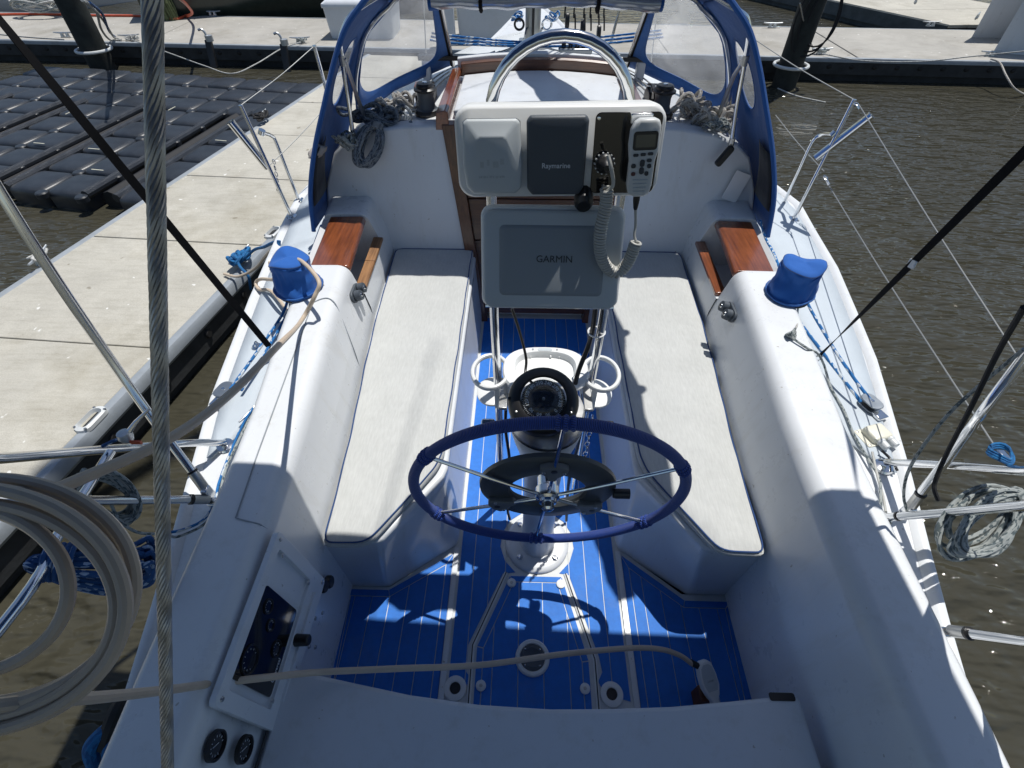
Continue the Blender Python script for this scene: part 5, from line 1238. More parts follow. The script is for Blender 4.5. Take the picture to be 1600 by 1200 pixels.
def cleat(name, lab, c, yaw, s_, m, group, cat='cleat'):
    t = thing(name, lab, cat, c, group); M = Matrix.Translation(c) @ Matrix.Rotation(yaw, 4, 'Z') @ Matrix.Scale(s_, 4)
    g = MB(); g.tube(cr([(-.11, 0, .048), (-.08, 0, .044), (-.035, 0, .041), (.035, 0, .041), (.08, 0, .044), (.11, 0, .048)], 4), [.006, .0065, .007, .0078, .0082, .0086, .009, .0094, .0098, .0098, .0098, .0094, .009, .0086, .0082, .0078, .0074, .007, .0065, .006, .006][:21], 8); g.xf(M).build('horns', m, t)
    for x in (-.028, .028): MB().loft([[(x+a*(1-.35*k), b*(1-.3*k), .004+.036*k) for a, b in ((-.016, -.016), (.016, -.016), (.016, .016), (-.016, .016))] for k in (0, .4, 1)], ring=True, cap=True).xf(M).build('leg', m, t, bevel=.002*s_)
    MB().prism(rbox_poly(.10, .036, .012, 3), 0, .006).xf(M).build('base', m, t)
cleat('jam_cleat', 'small steel cleat holding the blue furling line on the dock side', (-1.113, 1.214, 0.566), 1.25, .5, STEEL, 'deck eyes and jam cleats')
# lines on the right side deck
rope('sheet', [(1.07, 1.73, .755), (1.076, 1.756, 0.700), (1.155, 1.551, 0.640), (1.198, 1.401, 0.615), (1.228, 1.318, 0.595)], .0062, ROPE_BLUE, 'inner blue fleck sheet from the open-water winch to its block', group='blue sheets')
rope('sheet', [(1.15, 1.82, .76), (1.201, 1.852, 0.660), (1.229, 1.614, 0.620), (1.255, 1.438, 0.600), (1.274, 1.329, 0.592)], .0062, ROPE_BLUE, 'outer blue fleck sheet from the open-water winch to its block', group='blue sheets')
rope('sheet', [(1.135, 2.420, 0.754), (1.221, 2.467, 0.630), (1.186, 2.253, 0.660), (1.10, 1.93, .72)], .0062, ROPE_BLUE, 'blue fleck sheet coming aft under the dodger to the open-water winch', group='blue sheets')
rope('lashing', [(1.128, 1.807, 0.700), (1.124, 1.768, 0.660), (1.033, 1.607, 0.740), (0.983, 1.530, 0.757)], .004, ROPE_WHITE, 'short white lashing below the open-water winch cover')
kn = MB()
for k in range(4): c = Vector((0.968, 1.516, 0.756)); kn.tube([c+Vector((.018*math.cos(a)*(1-.12*k), .015*math.sin(a+k*.5), .006*math.sin(2*a+k)+.006*k)) for a in [R(30*j) for j in range(12)]], .0045, 7, closed=True)
tag(kn.build('stopper_knot', ROPE_GREY), 'grey stopper knot lying on the open-water coaming', 'knot')
rope('lanyard', [(0.967, 1.500, 0.757), (0.991, 1.466, 0.754), (1.016, 1.444, 0.748), (1.080, 1.473, 0.700), (1.164, 1.509, 0.600), (1.162, 1.413, 0.575), (1.162, 1.295, 0.575), (1.148, 1.170, 0.575), (1.150, 1.056, 0.575), (1.150, 0.982, 0.575), (1.112, 0.899, 0.580), (1.088, 0.840, 0.580), (1.086, 0.800, 0.600)], .0046, ROPE_GREY, 'grey-green lanyard running aft along the open-water deck past the junction box')
jb = thing('junction_box', 'cream plastic junction box with two cable glands on the open-water deck', 'junction box', (1.228, 1.182, 0.562))
JM = Matrix.Translation((1.225, 1.175, 0.563)) @ Matrix.Rotation(.30, 4, 'Z')
MB().prism(rbox_poly(.112, .080, .008, 3), 0, .005).xf(JM).build('flange', CREAMP, jb, bevel=.001)
MB().loft([[JM @ Vector((a*s_+.008, b*s_, z)) for a, b in rbox_poly(.080, .068, .012, 4)] for s_, z in ((1, .004), (1, .020), (.95, .028), (.8, .031))], ring=True, cap=True).build('cover', CREAMP, jb, ang=50)
for a, b in ((-.046, .032), (-.046, -.032)): MB().lathe([(0, .008), (.005, .007), (.006, .004)], n=10).xf(JM @ Matrix.Translation((a, b, 0))).build('screw', STEEL_D, jb)
for a in (-.008, .032):
    MB().lathe([(0, .03), (.012, .03), (.014, .022), (.014, .006), (.016, .004), (.016, -.004)], n=14).xf(JM @ Matrix.Translation((a, -.036, .016)) @ Matrix.Rotation(R(90), 4, 'X')).build('cable_gland', LIGHTP, jb)
rope('cable', [(1.170, 1.088, 0.585), (1.161, 1.048, 0.580), (1.146, 0.982, 0.575), (1.130, 0.915, 0.575), (1.098, 0.846, 0.590)], .0042, CORD, 'pale grey cable from the junction box to the stern rail', 'cable')
rope('cable', [(1.207, 1.095, 0.585), (1.229, 1.064, 0.575), (1.224, 1.015, 0.580)], .0045, BLACK, 'short black cable from the junction box', 'cable')
rope('loose_line', [(0.942, 0.784, 1.350), (0.979, 0.828, 1.180), (0.982, 0.834, 1.080), (0.994, 0.831, 0.950), (1.033, 0.838, 0.820), (1.072, 0.826, 0.720), (1.107, 0.807, 0.660)], .0042, ROPE_GREY, 'thin grey line rising outside the right bimini leg')
rope('loose_line', [(0.792, 0.723, 1.500), (0.869, 0.762, 1.360), (0.933, 0.767, 1.180), (0.993, 0.771, 1.000), (0.995, 0.744, 0.930), (0.995, 0.728, 0.910), (1.006, 0.708, 0.890)], .0055, ROPE_BLACK, 'black line hanging in a hook beside the right bimini leg')
lash = thing('rail_lashing', 'blue cord lashing with steel fitting at the end of the lower lifeline', 'lashing', (1.215, 0.826, 0.930))
c = Vector((1.209, 0.822, 0.935))
for k in range(3): MB().tube([c+Vector((.030*math.cos(R(a))*(1-.1*k), .026*math.sin(R(a))+.004*k, .006*math.sin(R(2*a))+.004*k)) for a in range(0, 360, 24)], .004, 7, closed=True).build('loop', ROPE_PLAINB, lash)
MB().box(c, (.022, .03, .02)).build('fitting', STEEL, lash, bevel=.004)
c_ = Vector((1.186, 0.707, 0.800)); oval_coil(41, c_, Vector((1.302, 0.765, 0.840))-c_, Vector((1.197, 0.653, 0.760))-c_, 12, .0058, ROPE_GREY, 'rope_coil', 'grey fleck rope coil hanging on the open-water stern rail', jit=.26)
c_ = Vector((-1.222, 0.715, 0.820)); oval_coil(43, c_, Vector((-1.263, 0.718, 0.900))-c_, Vector((-1.237, 0.670, 0.780))-c_, 12, .0052, ROPE_GREY, 'rope_coil', 'grey fleck rope coil tied to the dock-side stern rail')
rope('rope_tail', [(-1.203, 0.697, 0.840), (-1.188, 0.663, 0.780), (-1.145, 0.643, 0.740), (-1.119, 0.680, 0.660)], .0042, ROPE_GREY, 'grey line looping from the dock-side hank to the deck')
hank(45, (-1.217, 0.481, 0.900), (-1.009, 0.544, 0.800), .055, 30, .0062, ROPE_NAVY, 'rope_hank', 'dark blue fleck rope hank slung under the dock-side stern rail', sag=.05, side=(0, 1, 0))
sh = thing('rail_shackle', 'grey turnbuckle with red tab tied to the dock-side stern rail', 'shackle', (-1.182, 0.836, 0.930)); c = Vector((-1.179, 0.832, 0.930))
MB().lathe([(0, .02), (.016, .016), (.02, 0), (.014, -.016), (0, -.02)], c, n=12).build('body', METALC, sh); MB().tube([c, (-1.149, 0.859, 0.960), (-1.108, 0.881, 0.990)], [.009, .006, .004], 8).build('fork', STEEL, sh); MB().box((-1.148, 0.820, 0.920), (.03, .006, .012)).build('red_tab', REDH, sh)
MB().tube([c, (-1.217, 0.821, 0.920), (-1.244, 0.812, 0.910)], .005, 7).build('lashing', ROPE_NAVY, sh)

# ---------------- beige hose: coil, run over the winch, run to the shower head
def zz_(*p): return p
rnd = random.Random(9)
co = Vector((-0.765, 0.218, 1.407)); e1 = Vector((-0.526, 0.221, 1.432))-co; e2 = Vector((-0.775, 0.336, 1.506))-co
pts = []; rq = random.Random(3); rad = [.50, .78, .99, .88, .93, .80]
nn = Vector(e1.cross(e2)).normalized()
for k in range(0, 6*14-9):
    a = 2*math.pi*k/14+math.pi; t_ = k/14; i0 = int(t_); sc = rad[i0]+(rad[min(5, i0+1)]-rad[i0])*(t_-i0)
    pts.append(co+e1*sc*math.cos(a)+e2*(sc*math.sin(a)+.05*math.sin(t_*2.3))+nn*(.014*math.sin(t_*2.9)))
hs_ = thing('deck_hose', 'beige hose coiled at the stern rail with ends over the winch and across the cockpit', 'hose', (-0.641, 0.186, 1.373))
MB().tube(cr(pts, 5), .0080, 10).build('coil', HOSE, hs_)
MB().tube(cr([pts[10+14*2], (-0.695, 0.327, 1.481), (-0.682, 0.377, 1.446), (-0.663, 0.503, 1.372), (-0.672, 0.676, 1.289), (-0.701, 0.919, 1.190), (-0.941, 1.489, 0.800), (-0.893, 1.586, 0.860), (-0.884, 1.636, 0.900), (-1.02, 1.80, .885), (-1.12, 1.86, .80), (-1.201, 1.895, 0.720), (-1.361, 2.036, 0.620), (-1.406, 2.053, 0.585), (-1.379, 2.014, 0.575), (-1.300, 1.981, 0.585), (-1.15, 1.80, .60)], 9), .0085, 10).build('run_over_winch', HOSE, hs_)
MB().tube(cr([pts[-1], (-0.672, 0.131, 1.321), (-0.709, 0.164, 1.174), (-0.764, 0.228, 0.919), (-0.790, 0.289, 0.700), (-0.702, 0.323, 0.620), (-0.619, 0.366, 0.500), (-0.415, 0.386, 0.475), (-0.188, 0.420, 0.400), (0.065, 0.475, 0.330), (0.276, 0.511, 0.280), (0.387, 0.520, 0.250), (0.465, 0.517, 0.200), (0.518, 0.504, 0.150)], 9), .0085, 10).build('run_to_shower', HOSE, hs_)
shd = thing('shower_head', 'white handheld shower head lying at the right of the cockpit sole', 'shower head', (0.602, 0.480, 0.030))
SM = frame((0.568, 0.461, 0.125), (.93, .30, -.12), (-.30, .86, .42))
P = [(-.026, .052), (-.012, .064), (.012, .064), (.026, .052), (.032, .02), (.032, -.016), (.022, -.044), (.013, -.058), (.011, -.086), (-.011, -.086), (-.013, -.058), (-.022, -.044), (-.032, -.016), (-.032, .02)]
MB().loft([[SM @ Vector((a*k, b*k, d_)) for a, b in P] for k, d_ in ((.86, -.016), (1, -.010), (1, .006), (.92, .012))], ring=True, cap=True).build('body', WHITEP, shd, bevel=.002, ang=50)
MB().prism([(a*.78, b*.74+.004) for a, b in P if b > -.05], .011, .0132).xf(SM).build('spray_face', GREYL, shd)
text_mesh('face_lettering', 'whale', .0115, LETTER_G, shd, SM @ Matrix.Translation((0, .002, .0136)))
MB().tube([(0.509, 0.510, 0.155), SM @ Vector((-.02, .05, 0))], .0105, 12).build('hose_collar', BLACK, shd)
for sx in (-.017, .017): MB().box((sx, -.092, 0), (.006, .026, .012)).xf(SM).build('hinge_lug', STEEL, shd, bevel=.002)
rp = MB().box((0.563, 0.432, 0.050), (.05, .05, .10)).build('leather_pad', LEATHER, bevel=.006); tag(rp, 'rust-brown block under the shower head beside the bench', 'block')
# thick blue tails with dark sleeves at the transom corner
for i, (a, b, lb) in enumerate((((-1.030, 0.224, 0.620), (-1.083, 0.124, 0.520), 'left one of two thick blue rope tails at the stern corner'), ((-1.020, 0.209, 0.600), (-1.036, 0.121, 0.500), 'right one of two thick blue rope tails at the stern corner'))):
    m = Vector(a).lerp(Vector(b), .5)+Vector((-.02+.01*i, 0, .03)); o = rope('mooring_tail', [a, m, b, Vector(b)+Vector((-.03, -.12, -.1))], .016, ROPE_PLAINB, lb, n=10, group='blue tails at the stern')
o = MB().tube(cr([(-1.045, 0.276, 0.590), (-1.039, 0.250, 0.620), (-1.038, 0.218, 0.620), (-1.056, 0.179, 0.580)], 6), .021, 10).build('chafe_sleeve', RUBBER); tag(o, 'dark chafe sleeve over the stern edge at the lower left', 'sleeve')

# ================================================================ the marina
DZ = -.21; WZ = -.55
def quadprism(P, z0, z1): return MB().prism(P, z0, z1)
# ---------------- finger dock along the left side
def near(y): return -2.535+(y-1.627)*.150
def far(y): return -4.016+(y-3.02)*.188
fd = thing('finger_dock', 'pale concrete finger dock running along the left of the boat', 'dock', (-3.1, 3, WZ))
js = [-1.35, -.13, 1.12, 2.42, 3.715, 4.933, 6.07, 7.2, 8.35, 9.55]
for a, b in zip(js, js[1:]):
    P = [(near(a)-.07, a+.006), (near(b)-.07, b-.006), (far(b+.11)+.07, b+.11-.006), (far(a+.11)+.07, a+.11+.006)]
    MB().prism(P, DZ-.06, DZ+random.uniform(-.003, .003)).build('panel', CONC, fd, bevel=.006)
for nm, fn, s_ in (('near', near, 1), ('far', far, -1)):
    ysq = [-1.4+11.1*k/24 for k in range(25)]
    g = MB(); g.loft([[(fn(y)-s_*.075, y, DZ-.03), (fn(y)-s_*.075, y, DZ-.004), (fn(y)-s_*.05, y, DZ+.004), (fn(y)-s_*.015, y, DZ), (fn(y), y, DZ-.02), (fn(y)+s_*.004, y, DZ-.07), (fn(y)-s_*.015, y, DZ-.10)] for y in ysq]); g.build('edge_strip', RIM, fd)
    g = MB(); g.loft([[(fn(y)-s_*.02, y, DZ-.08), (fn(y)-s_*.02, y, DZ-.26), (fn(y)-s_*.06, y, DZ-.26), (fn(y)-s_*.06, y, WZ-.1)] for y in ysq]); g.build('waler', WALER, fd)
    for y in [-.6+.48*k for k in range(20)]:
        MB().lathe([(0, .012), (.028, .012), (.034, .004), (.036, 0)], n=12).xf(frame((fn(y)-s_*.02, y, DZ-.16), (0, 1, 0), (0, 0, 1)) if s_ > 0 else frame((fn(y)+.02, y, DZ-.16), (0, -1, 0), (0, 0, 1))).build('bolt_cap', FLOAT, fd)
MB().prism([(near(-1.3)-.1, -1.3), (near(9.6)-.1, 9.6), (far(9.6)+.1, 9.6), (far(-1.3)+.1, -1.3)], WZ-.3, DZ-.065).build('float', FLOAT, fd)
for u, lab in (((-2.565, 1.798, -0.200), 'white rimmed oval fairlead on the near edge of the finger dock'), ((-2.253, 3.910, -0.200), 'white rimmed oval fairlead on the finger dock beside the stanchion')):
    t = thing('dock_fairlead', lab, 'fairlead', u, 'oval dock fairleads'); M = Matrix.Translation((u[0], u[1], DZ-.004)) @ Matrix.Rotation(-.15, 4, 'Z')
    pr = [rbox_poly(.10*k, .20*k, .045*k, 4) for k in (1, .95, .72, .62)]
    MB().loft([[M @ Vector((a, b, z)) for a, b in q] for q, z in zip(pr, (.0, .022, .03, .004))], ring=True).build('rim', LIGHTP, t)
    MB().prism(pr[3], .002, .005).xf(M).build('well', BLACK, t)
    for a, b in ((.034, .075), (-.034, .075), (.034, -.075), (-.034, -.075)): MB().lathe([(0, .03), (.007, .029), (.009, .024)], n=8).xf(M @ Matrix.Translation((a, b, 0))).build('screw', STEEL_D, t)
# cleats and knots on the finger dock
cleat('dock_cleat', 'galvanised dock cleat with white line on the far edge of the finger dock', (-3.96, 3.42, DZ), 1.76, 1.35, METALC, 'dock cleats')
tangle(51, (-3.96, 3.42, DZ+.045), (.05, .09, .03), 5, .010, ROPE_WHITE, 'cleat_hitch', 'white line hitched on the far finger-dock cleat')
cleat('dock_cleat', 'galvanised dock cleat with blue line on the near edge of the finger dock', (-2.351, 3.464, -0.205), 1.42, 1.3, METALC, 'dock cleats')
tangle(53, (-2.310, 3.415, -0.150), (.07, .13, .05), 8, .013, ROPE_PLAINB, 'cleat_hitch', 'bright blue line hitched round the near finger-dock cleat')
rope('mooring_line', [(-2.270, 3.384, -0.130), (-2.130, 3.338, -0.020), (-1.939, 3.146, 0.120), (-1.635, 2.774, 0.380), (-1.465, 2.46, .50), (-1.44, 2.47, .575)], .011, ROPE_PLAINB, 'bright blue mooring line from the boat to the near finger-dock cleat', n=9)
rope('mooring_line', [(-2.312, 3.349, -0.120), (-2.280, 3.305, -0.160), (-2.211, 3.244, -0.200), (-2.255, 3.271, -0.340)], .011, ROPE_PLAINB, 'bright blue line end hanging from the near finger-dock cleat', n=9)
rope('shore_hose', [(-2.404, 3.259, -0.190), (-2.251, 3.184, -0.160), (-2.060, 3.126, -0.050), (-1.808, 2.904, 0.200), (-1.588, 2.613, 0.420), (-1.43, 2.28, .555), (-1.36, 2.22, .585)], .010, HOSE, 'beige hose end crossing from the finger dock to the boat', 'hose', n=9)
cleat('dock_cleat', 'galvanised dock cleat with black line on the finger dock beside the floating cubes', (-3.375, 6.630, -0.200), 1.40, 1.35, METALC, 'dock cleats')
tangle(55, (-3.334, 6.569, -0.150), (.08, .16, .05), 6, .012, ROPE_BLACK, 'cleat_hitch', 'black line hitched on the dock cleat beside the floating cubes')

# ---------------- main dock across the bow
def mf(x): return 9.93-.058*x
def mb_(x): return mf(x)+2.25
md = thing('main_dock', 'wide concrete main dock crossing behind the boat', 'dock', (0, 11, WZ))
xs_ = [-16+3.05*k for k in range(11)]
for a, b in zip(xs_, xs_[1:]):
    MB().prism([(a+.008, mf(a)+.05), (b-.008, mf(b)+.05), (b-.008, mb_(b)-.05), (a+.008, mb_(a)-.05)], DZ-.06, DZ+random.uniform(-.003, .004)).build('panel', CONC2, md, bevel=.008)
for fn, s_ in ((mf, -1), (mb_, 1)):
    xq = [-16+30.5*k/30 for k in range(31)]
    g = MB(); g.loft([[(x, fn(x)-s_*.055, DZ-.03), (x, fn(x)-s_*.055, DZ+.004), (x, fn(x), DZ), (x, fn(x)+s_*.012, DZ-.03), (x, fn(x)+s_*.012, DZ-.055)] for x in xq]); g.build('edge_strip', RIM, md)
    g = MB(); g.loft([[(x, fn(x)+s_*.004, DZ-.05), (x, fn(x)+s_*.004, DZ-.23), (x, fn(x)-s_*.06, DZ-.235), (x, fn(x)-s_*.08, WZ-.1)] for x in xq]); g.build('waler', WALER, md)
for k in range(62):
    x = -15.6+.30*k*1.6 if False else -12+.36*k
    MB().lathe([(0, .014), (.020, .014), (.030, .006), (.032, 0)], n=10, sx=1.4).xf(frame((x, mf(x)-.004, DZ-.12), (1, -.058, 0), (0, 0, 1))).build('bolt_cap', FLOAT, md)
MB().prism([(-16, mf(-16)+.1), (14.5, mf(14.5)+.1), (14.5, mb_(14.5)-.1), (-16, mb_(-16)-.1)], WZ-.3, DZ-.065).build('float', FLOAT, md)
# far dock at the upper right
rd = thing('far_dock', 'concrete dock branching off beyond the main dock at the upper right', 'dock', (10, 14, WZ))
A0, A1 = (8.2, 12.1), (5.4, 17.6); B0, B1 = (11.2, 12.3), (8.6, 18.2)
for k in range(4):
    f0, f1 = k/4+.002, (k+1)/4-.002
    MB().prism([lerp(A0, A1, f0), lerp(A0, A1, f1), lerp(B0, B1, f1), lerp(B0, B1, f0)], DZ-.06, DZ).build('panel', CONC, rd, bevel=.008)
dv = (Vector(A1)-Vector(A0)).normalized(); pv = Vector((-dv.y, dv.x))
g = MB(); g.loft([[(a[0]+pv.x*o_, a[1]+pv.y*o_, z) for o_, z in ((0, DZ+.004), (.02, DZ-.02), (.02, DZ-.25), (-.04, DZ-.255), (-.06, WZ-.1))] for a in (lerp(A0, A1, k/12) for k in range(13))]); g.build('waler', mat('weathered_waler', (.085, .10, .105), .8, var=.3, vs_=4, dirt=.3), rd)
for k in range(26):
    a = lerp(A0, A1, (k+.5)/26); MB().lathe([(0, .014), (.026, .014), (.04, .004), (.042, 0)], n=10).xf(frame((a[0]+pv.x*.02, a[1]+pv.y*.02, DZ-.11), (dv.x, dv.y, 0), (0, 0, 1))).build('bolt_cap', FLOAT, rd)
MB().prism([lerp(A0, B0, .03), lerp(A1, B1, .03), B1, B0], WZ-.3, DZ-.065).build('float', FLOAT, rd)
for p, lab, yw in (((-8.484, 10.691, -0.205), 'dock cleat on the main dock beside the left piling', .1), ((-7.203, 10.535, -0.205), 'dock cleat with pale line on the main dock right of the left piling', .2), ((-4.086, 10.430, -0.205), 'dock cleat on the main dock edge just left of the dodger', .1), ((4.637, 11.770, -0.205), 'dock cleat on the far edge of the main dock right of the dodger', .0), ((4.820, 9.888, -0.205), 'dock cleat with wrapped line on the main dock right of the right piling', .1), ((7.527, 9.798, -0.205), 'dock cleat on the main dock edge at the far right', .1), ((8.689, 14.303, -0.205), 'dock cleat on the far dock at the upper right', 1.1), ((9.103, 12.725, -0.205), 'dock cleat on the near corner of the far dock', .9), ((-6.604, 12.581, -0.205), 'dock cleat on the far edge of the main dock at the left', .0), ((7.742, 11.953, -0.205), 'pale dock cleat on the far edge of the main dock at the right', .0)):
    cleat('dock_cleat', lab, p, yw, 1.6, METALC, 'dock cleats')
tangle(61, (4.807, 9.894, -0.170), (.16, .06, .05), 5, .011, ROPE_GREY, 'cleat_hitch', 'grey line wrapped on the cleat right of the right piling')
tangle(62, (-7.119, 10.462, -0.170), (.14, .06, .05), 5, .010, ROPE_WHITE, 'cleat_hitch', 'pale line wrapped on the cleat right of the left piling')
tangle(63, (-4.051, 10.356, -0.170), (.10, .05, .04), 4, .010, ROPE_GREY, 'cleat_hitch', 'grey line wrapped on the cleat just left of the dodger')
rope('mooring_line', [(-7.006, 10.278, -0.150), (-6.145, 9.763, -0.220), (-5.341, 9.309, -0.300), (-4.786, 9.013, -0.330), (-4.507, 9.359, -0.280), (-4.268, 9.968, -0.200), (-4.005, 10.221, -0.160)], .009, ROPE_WHITE, 'white line sagging in front of the main dock between two cleats', n=7)
rope('mooring_line', [(4.764, 9.734, -0.170), (5.315, 9.415, -0.190), (6.216, 9.401, -0.190), (6.920, 9.333, -0.100), (7.368, 8.985, 0.050), (7.722, 8.605, 0.200)], .009, ROPE_WHITE, 'pale line running along the main dock edge to the right', n=7)
rope('mooring_line', [(7.378, 9.536, -0.180), (7.447, 9.400, -0.200), (7.421, 9.097, -0.300), (7.499, 8.889, -0.420), (7.876, 9.008, -0.560)], .013, ROPE_CREAM, 'thick cream line dropping into the water at the far right', n=8)
rope('mooring_line', [(-10.060, 10.617, -0.120), (-9.036, 10.459, -0.160), (-8.269, 10.342, -0.170)], .009, ROPE_DKGREY, 'grey line lying along the main dock at the far left', n=7)
rope('mooring_line', [(4.732, 9.974, -0.170), (4.391, 9.653, 0.100), (4.006, 9.145, 0.400), (3.582, 8.455, 0.700)], .008, ROPE_CREAM, 'thin line rising from the right cleat up the piling', n=6)
rope('mooring_line', [(4.015, 9.228, -0.540), (4.190, 8.856, -0.542), (4.526, 8.573, -0.545)], .010, ROPE_WHITE, 'white line floating on the water beside the dodger', n=6)

# ---------------- pilings
def piling(lab, x, y, r, hoop):
    t = thing('piling', lab, 'piling', (x, y, WZ), 'mooring pilings'); rnd = random.Random(int(x*10)); secs = []
    for k in range(26):
        z = -1.2+k*.22; secs.append([(x+r*(1+.03*math.sin(3*a+z)+.02*rnd.uniform(-1, 1))*math.cos(a), y+r*(1+.03*math.sin(2*a-z))*math.sin(a), z) for a in [R(18*j) for j in range(20)]])
    MB().loft(secs, ring=True, cap=True).build('post', PILE, t)
    MB().tube([(x+(r+.07)*math.cos(R(a)), y+(r+.07)*math.sin(R(a)), DZ-.03) for a in range(0, 360, 12)], .024, 8, closed=True).build('hoop', LIGHTP, t)
    return t
piling('dark tarred piling with a pale hoop at the left of the main dock', -7.58, 10.02, .20, 1)
piling('dark tarred piling with a pale hoop right of the dodger', 4.16, 9.36, .185, 1)
for i, (dx, s_) in enumerate(((.10, 1.0), (.16, .85), (.05, 1.15))):
    c = Vector((4.16+dx, 9.18, .42)); o = MB().tube([c+Vector((.26*s_*math.cos(R(a)), .03*math.sin(R(2*a)), .44*s_*math.sin(R(a)))) for a in range(0, 360, 15)], .013, 7, closed=True).build('rope_loop', ROPE_BLACK); tag(o, ['middle', 'smallest', 'largest'][i]+' black rope loop hung on the right piling', 'rope', 'rope loops on the right piling')
# ---------------- dock boxes
def dbox(lab, x0, x1, y0, y1, h):
    t = thing('dock_box', lab, 'dock box', ((x0+x1)/2, (y0+y1)/2, DZ), 'white dock boxes'); cx, cy = (x0+x1)/2, (y0+y1)/2
    def sc(k, z): return [(cx+(a-cx)*k, cy+(b-cy)*k, z) for a, b in rbox_poly(x1-x0, y1-y0, .05, 4, cx, cy)]
    MB().loft([sc(.93, DZ), sc(.95, DZ+.1), sc(1, DZ+h*.78)], ring=True, cap=True).build('body', BOXM, t, ang=50)
    MB().loft([sc(1.03, DZ+h*.78), sc(1.04, DZ+h*.82), sc(1.03, DZ+h*.88), sc(.9, DZ+h*.97), sc(.6, DZ+h)], ring=True, cap=True).build('lid', BOXM, t, ang=40)
    MB().box((cx, y0-.01, DZ+h*.74), (.09, .03, .09)).build('latch', STEEL_D, t, bevel=.004)
    for q in (-.3, .3): MB().box((cx+q*(x1-x0), cy, DZ+.01), (.1, (y1-y0)*.9, .03)).build('skid', FLOAT, t)
dbox('low white dock box on the main dock left of the dodger', -3.66, -2.45, 10.70, 11.5, .58)
dbox('wide white dock box seen behind the mast', -1.30, -.20, 10.45, 11.25, .85)
pw_ = thing('power_post', 'slim white power post on the main dock seen under the dodger', 'post', (-1.40, 10.32, DZ)); MB().prism(rbox_poly(.16, .14, .03, 3, -1.40, 10.36), DZ, DZ+1.05).build('post', BOXM, pw_); MB().prism(rbox_poly(.20, .18, .03, 3, -1.40, 10.36), DZ+1.05, DZ+1.12).build('cap', BOXM, pw_)

# ---------------- floating cube platform
cpf = thing('floating_platform', 'black platform of floating plastic cubes between the finger dock and main dock', 'floating platform', (-5, 6.5, WZ))
cd_ = Vector((.17, 1)).normalized(); cp_ = Vector((cd_.y, -cd_.x))
CZ = -.36
base = None
def cubemesh():
    g = MB(); s_ = .238; c_ = .055
    def oc(k, z): q = s_*k; e = c_*k; return [(q-e, -q, z), (q, -q+e, z), (q, q-e, z), (q-e, q, z), (-q+e, q, z), (-q, q-e, z), (-q, -q+e, z), (-q+e, -q, z)]
    g.loft([oc(.98, -.36), oc(1.0, -.13), oc(1.0, -.065), oc(.985, -.036), oc(.95, -.016), oc(.88, -.003), oc(.68, .006), oc(.4, .011), oc(.15, .013)], ring=True, cap=True); return g
proto = cubemesh().build('cube', CUBE, cpf, local=True, ang=60)
kp = MB().lathe([(0, .012), (.05, .008), (.062, -.004), (.062, -.05)], n=14).build('connector', CUBE, cpf, local=True)
glint = MB().box((0, 0, 0), (.15, .012, .006)).build('painted_glint', mat('painted_glint', (.62, .60, .48), .35), cpf, local=True)  # pale bars imitating sun glints on the cube tops
COLS = [-.22, -1.07, -1.55, -2.33, -2.81, -3.60, -4.08, -4.9]
first = {proto: True, kp: True, glint: True}
def put(src, x, y, z, rz=0):
    if first[src]: o = src; first[src] = False
    else: o = src.copy(); COL.objects.link(o); o.parent = cpf
    o.location = Vector((x, y, z))-cpf.location; o.rotation_euler = (0, 0, rz); return o
yaw = -math.atan2(.17, 1); rq = random.Random(8)
org = Vector((-3.80, 4.98))
def at_(u, v): p = org+cp_*u+cd_*v; return p.x, p.y
for r_ in range(8):
    v = .5*r_
    for i, u in enumerate(COLS):
        if i >= 5 and r_ < (1 if i < 6 else 2): continue
        x, y = at_(u, v); o = put(proto, x, y, CZ+rq.uniform(-.008, .008), yaw+rq.uniform(-.01, .01))
        x, y = at_(u+.24, v-.25); put(kp, x, y, CZ-.01, 0)
    if r_ >= 5:
        for u in (-.645, -1.94, -3.2, -4.49): x, y = at_(u, v); put(proto, x, y, CZ-.01, yaw)
for u, v, rz in ((-1.07, .28, 0), (-1.55, .78, 0), (-.22, 1.3, 0), (-2.33, .8, 0), (-2.81, 1.8, 1.57), (-1.55, 2.2, 1.57)):
    x, y = at_(u, v); put(glint, x, y, CZ+.022, yaw+rz)
for u in (-.46, -.83, -1.80, -2.08, -3.07, -3.35, -4.33):
    a, b = at_(u, -.2), at_(u, 2.35); g = MB(); g.tube([(a[0], a[1], CZ-.02), (b[0], b[1], CZ-.02)], .045, 10); g.build('side_rail', CUBE, cpf)
for u in (-.645, -1.94, -3.2):
    a, b = at_(u, -.1), at_(u, 2.4); MB().tube([(a[0], a[1], CZ-.12), (b[0], b[1], CZ-.12)], .11, 10).build('trough', FLOAT, cpf)
MB().prism([at_(-.0, -.1), at_(-.0, 3.7), at_(-4.2, 3.7), at_(-3.1, .0)], WZ-.2, CZ-.30).build('shadow_float', FLOAT, cpf)  # dark slab set beneath the cubes to stand for their shadow
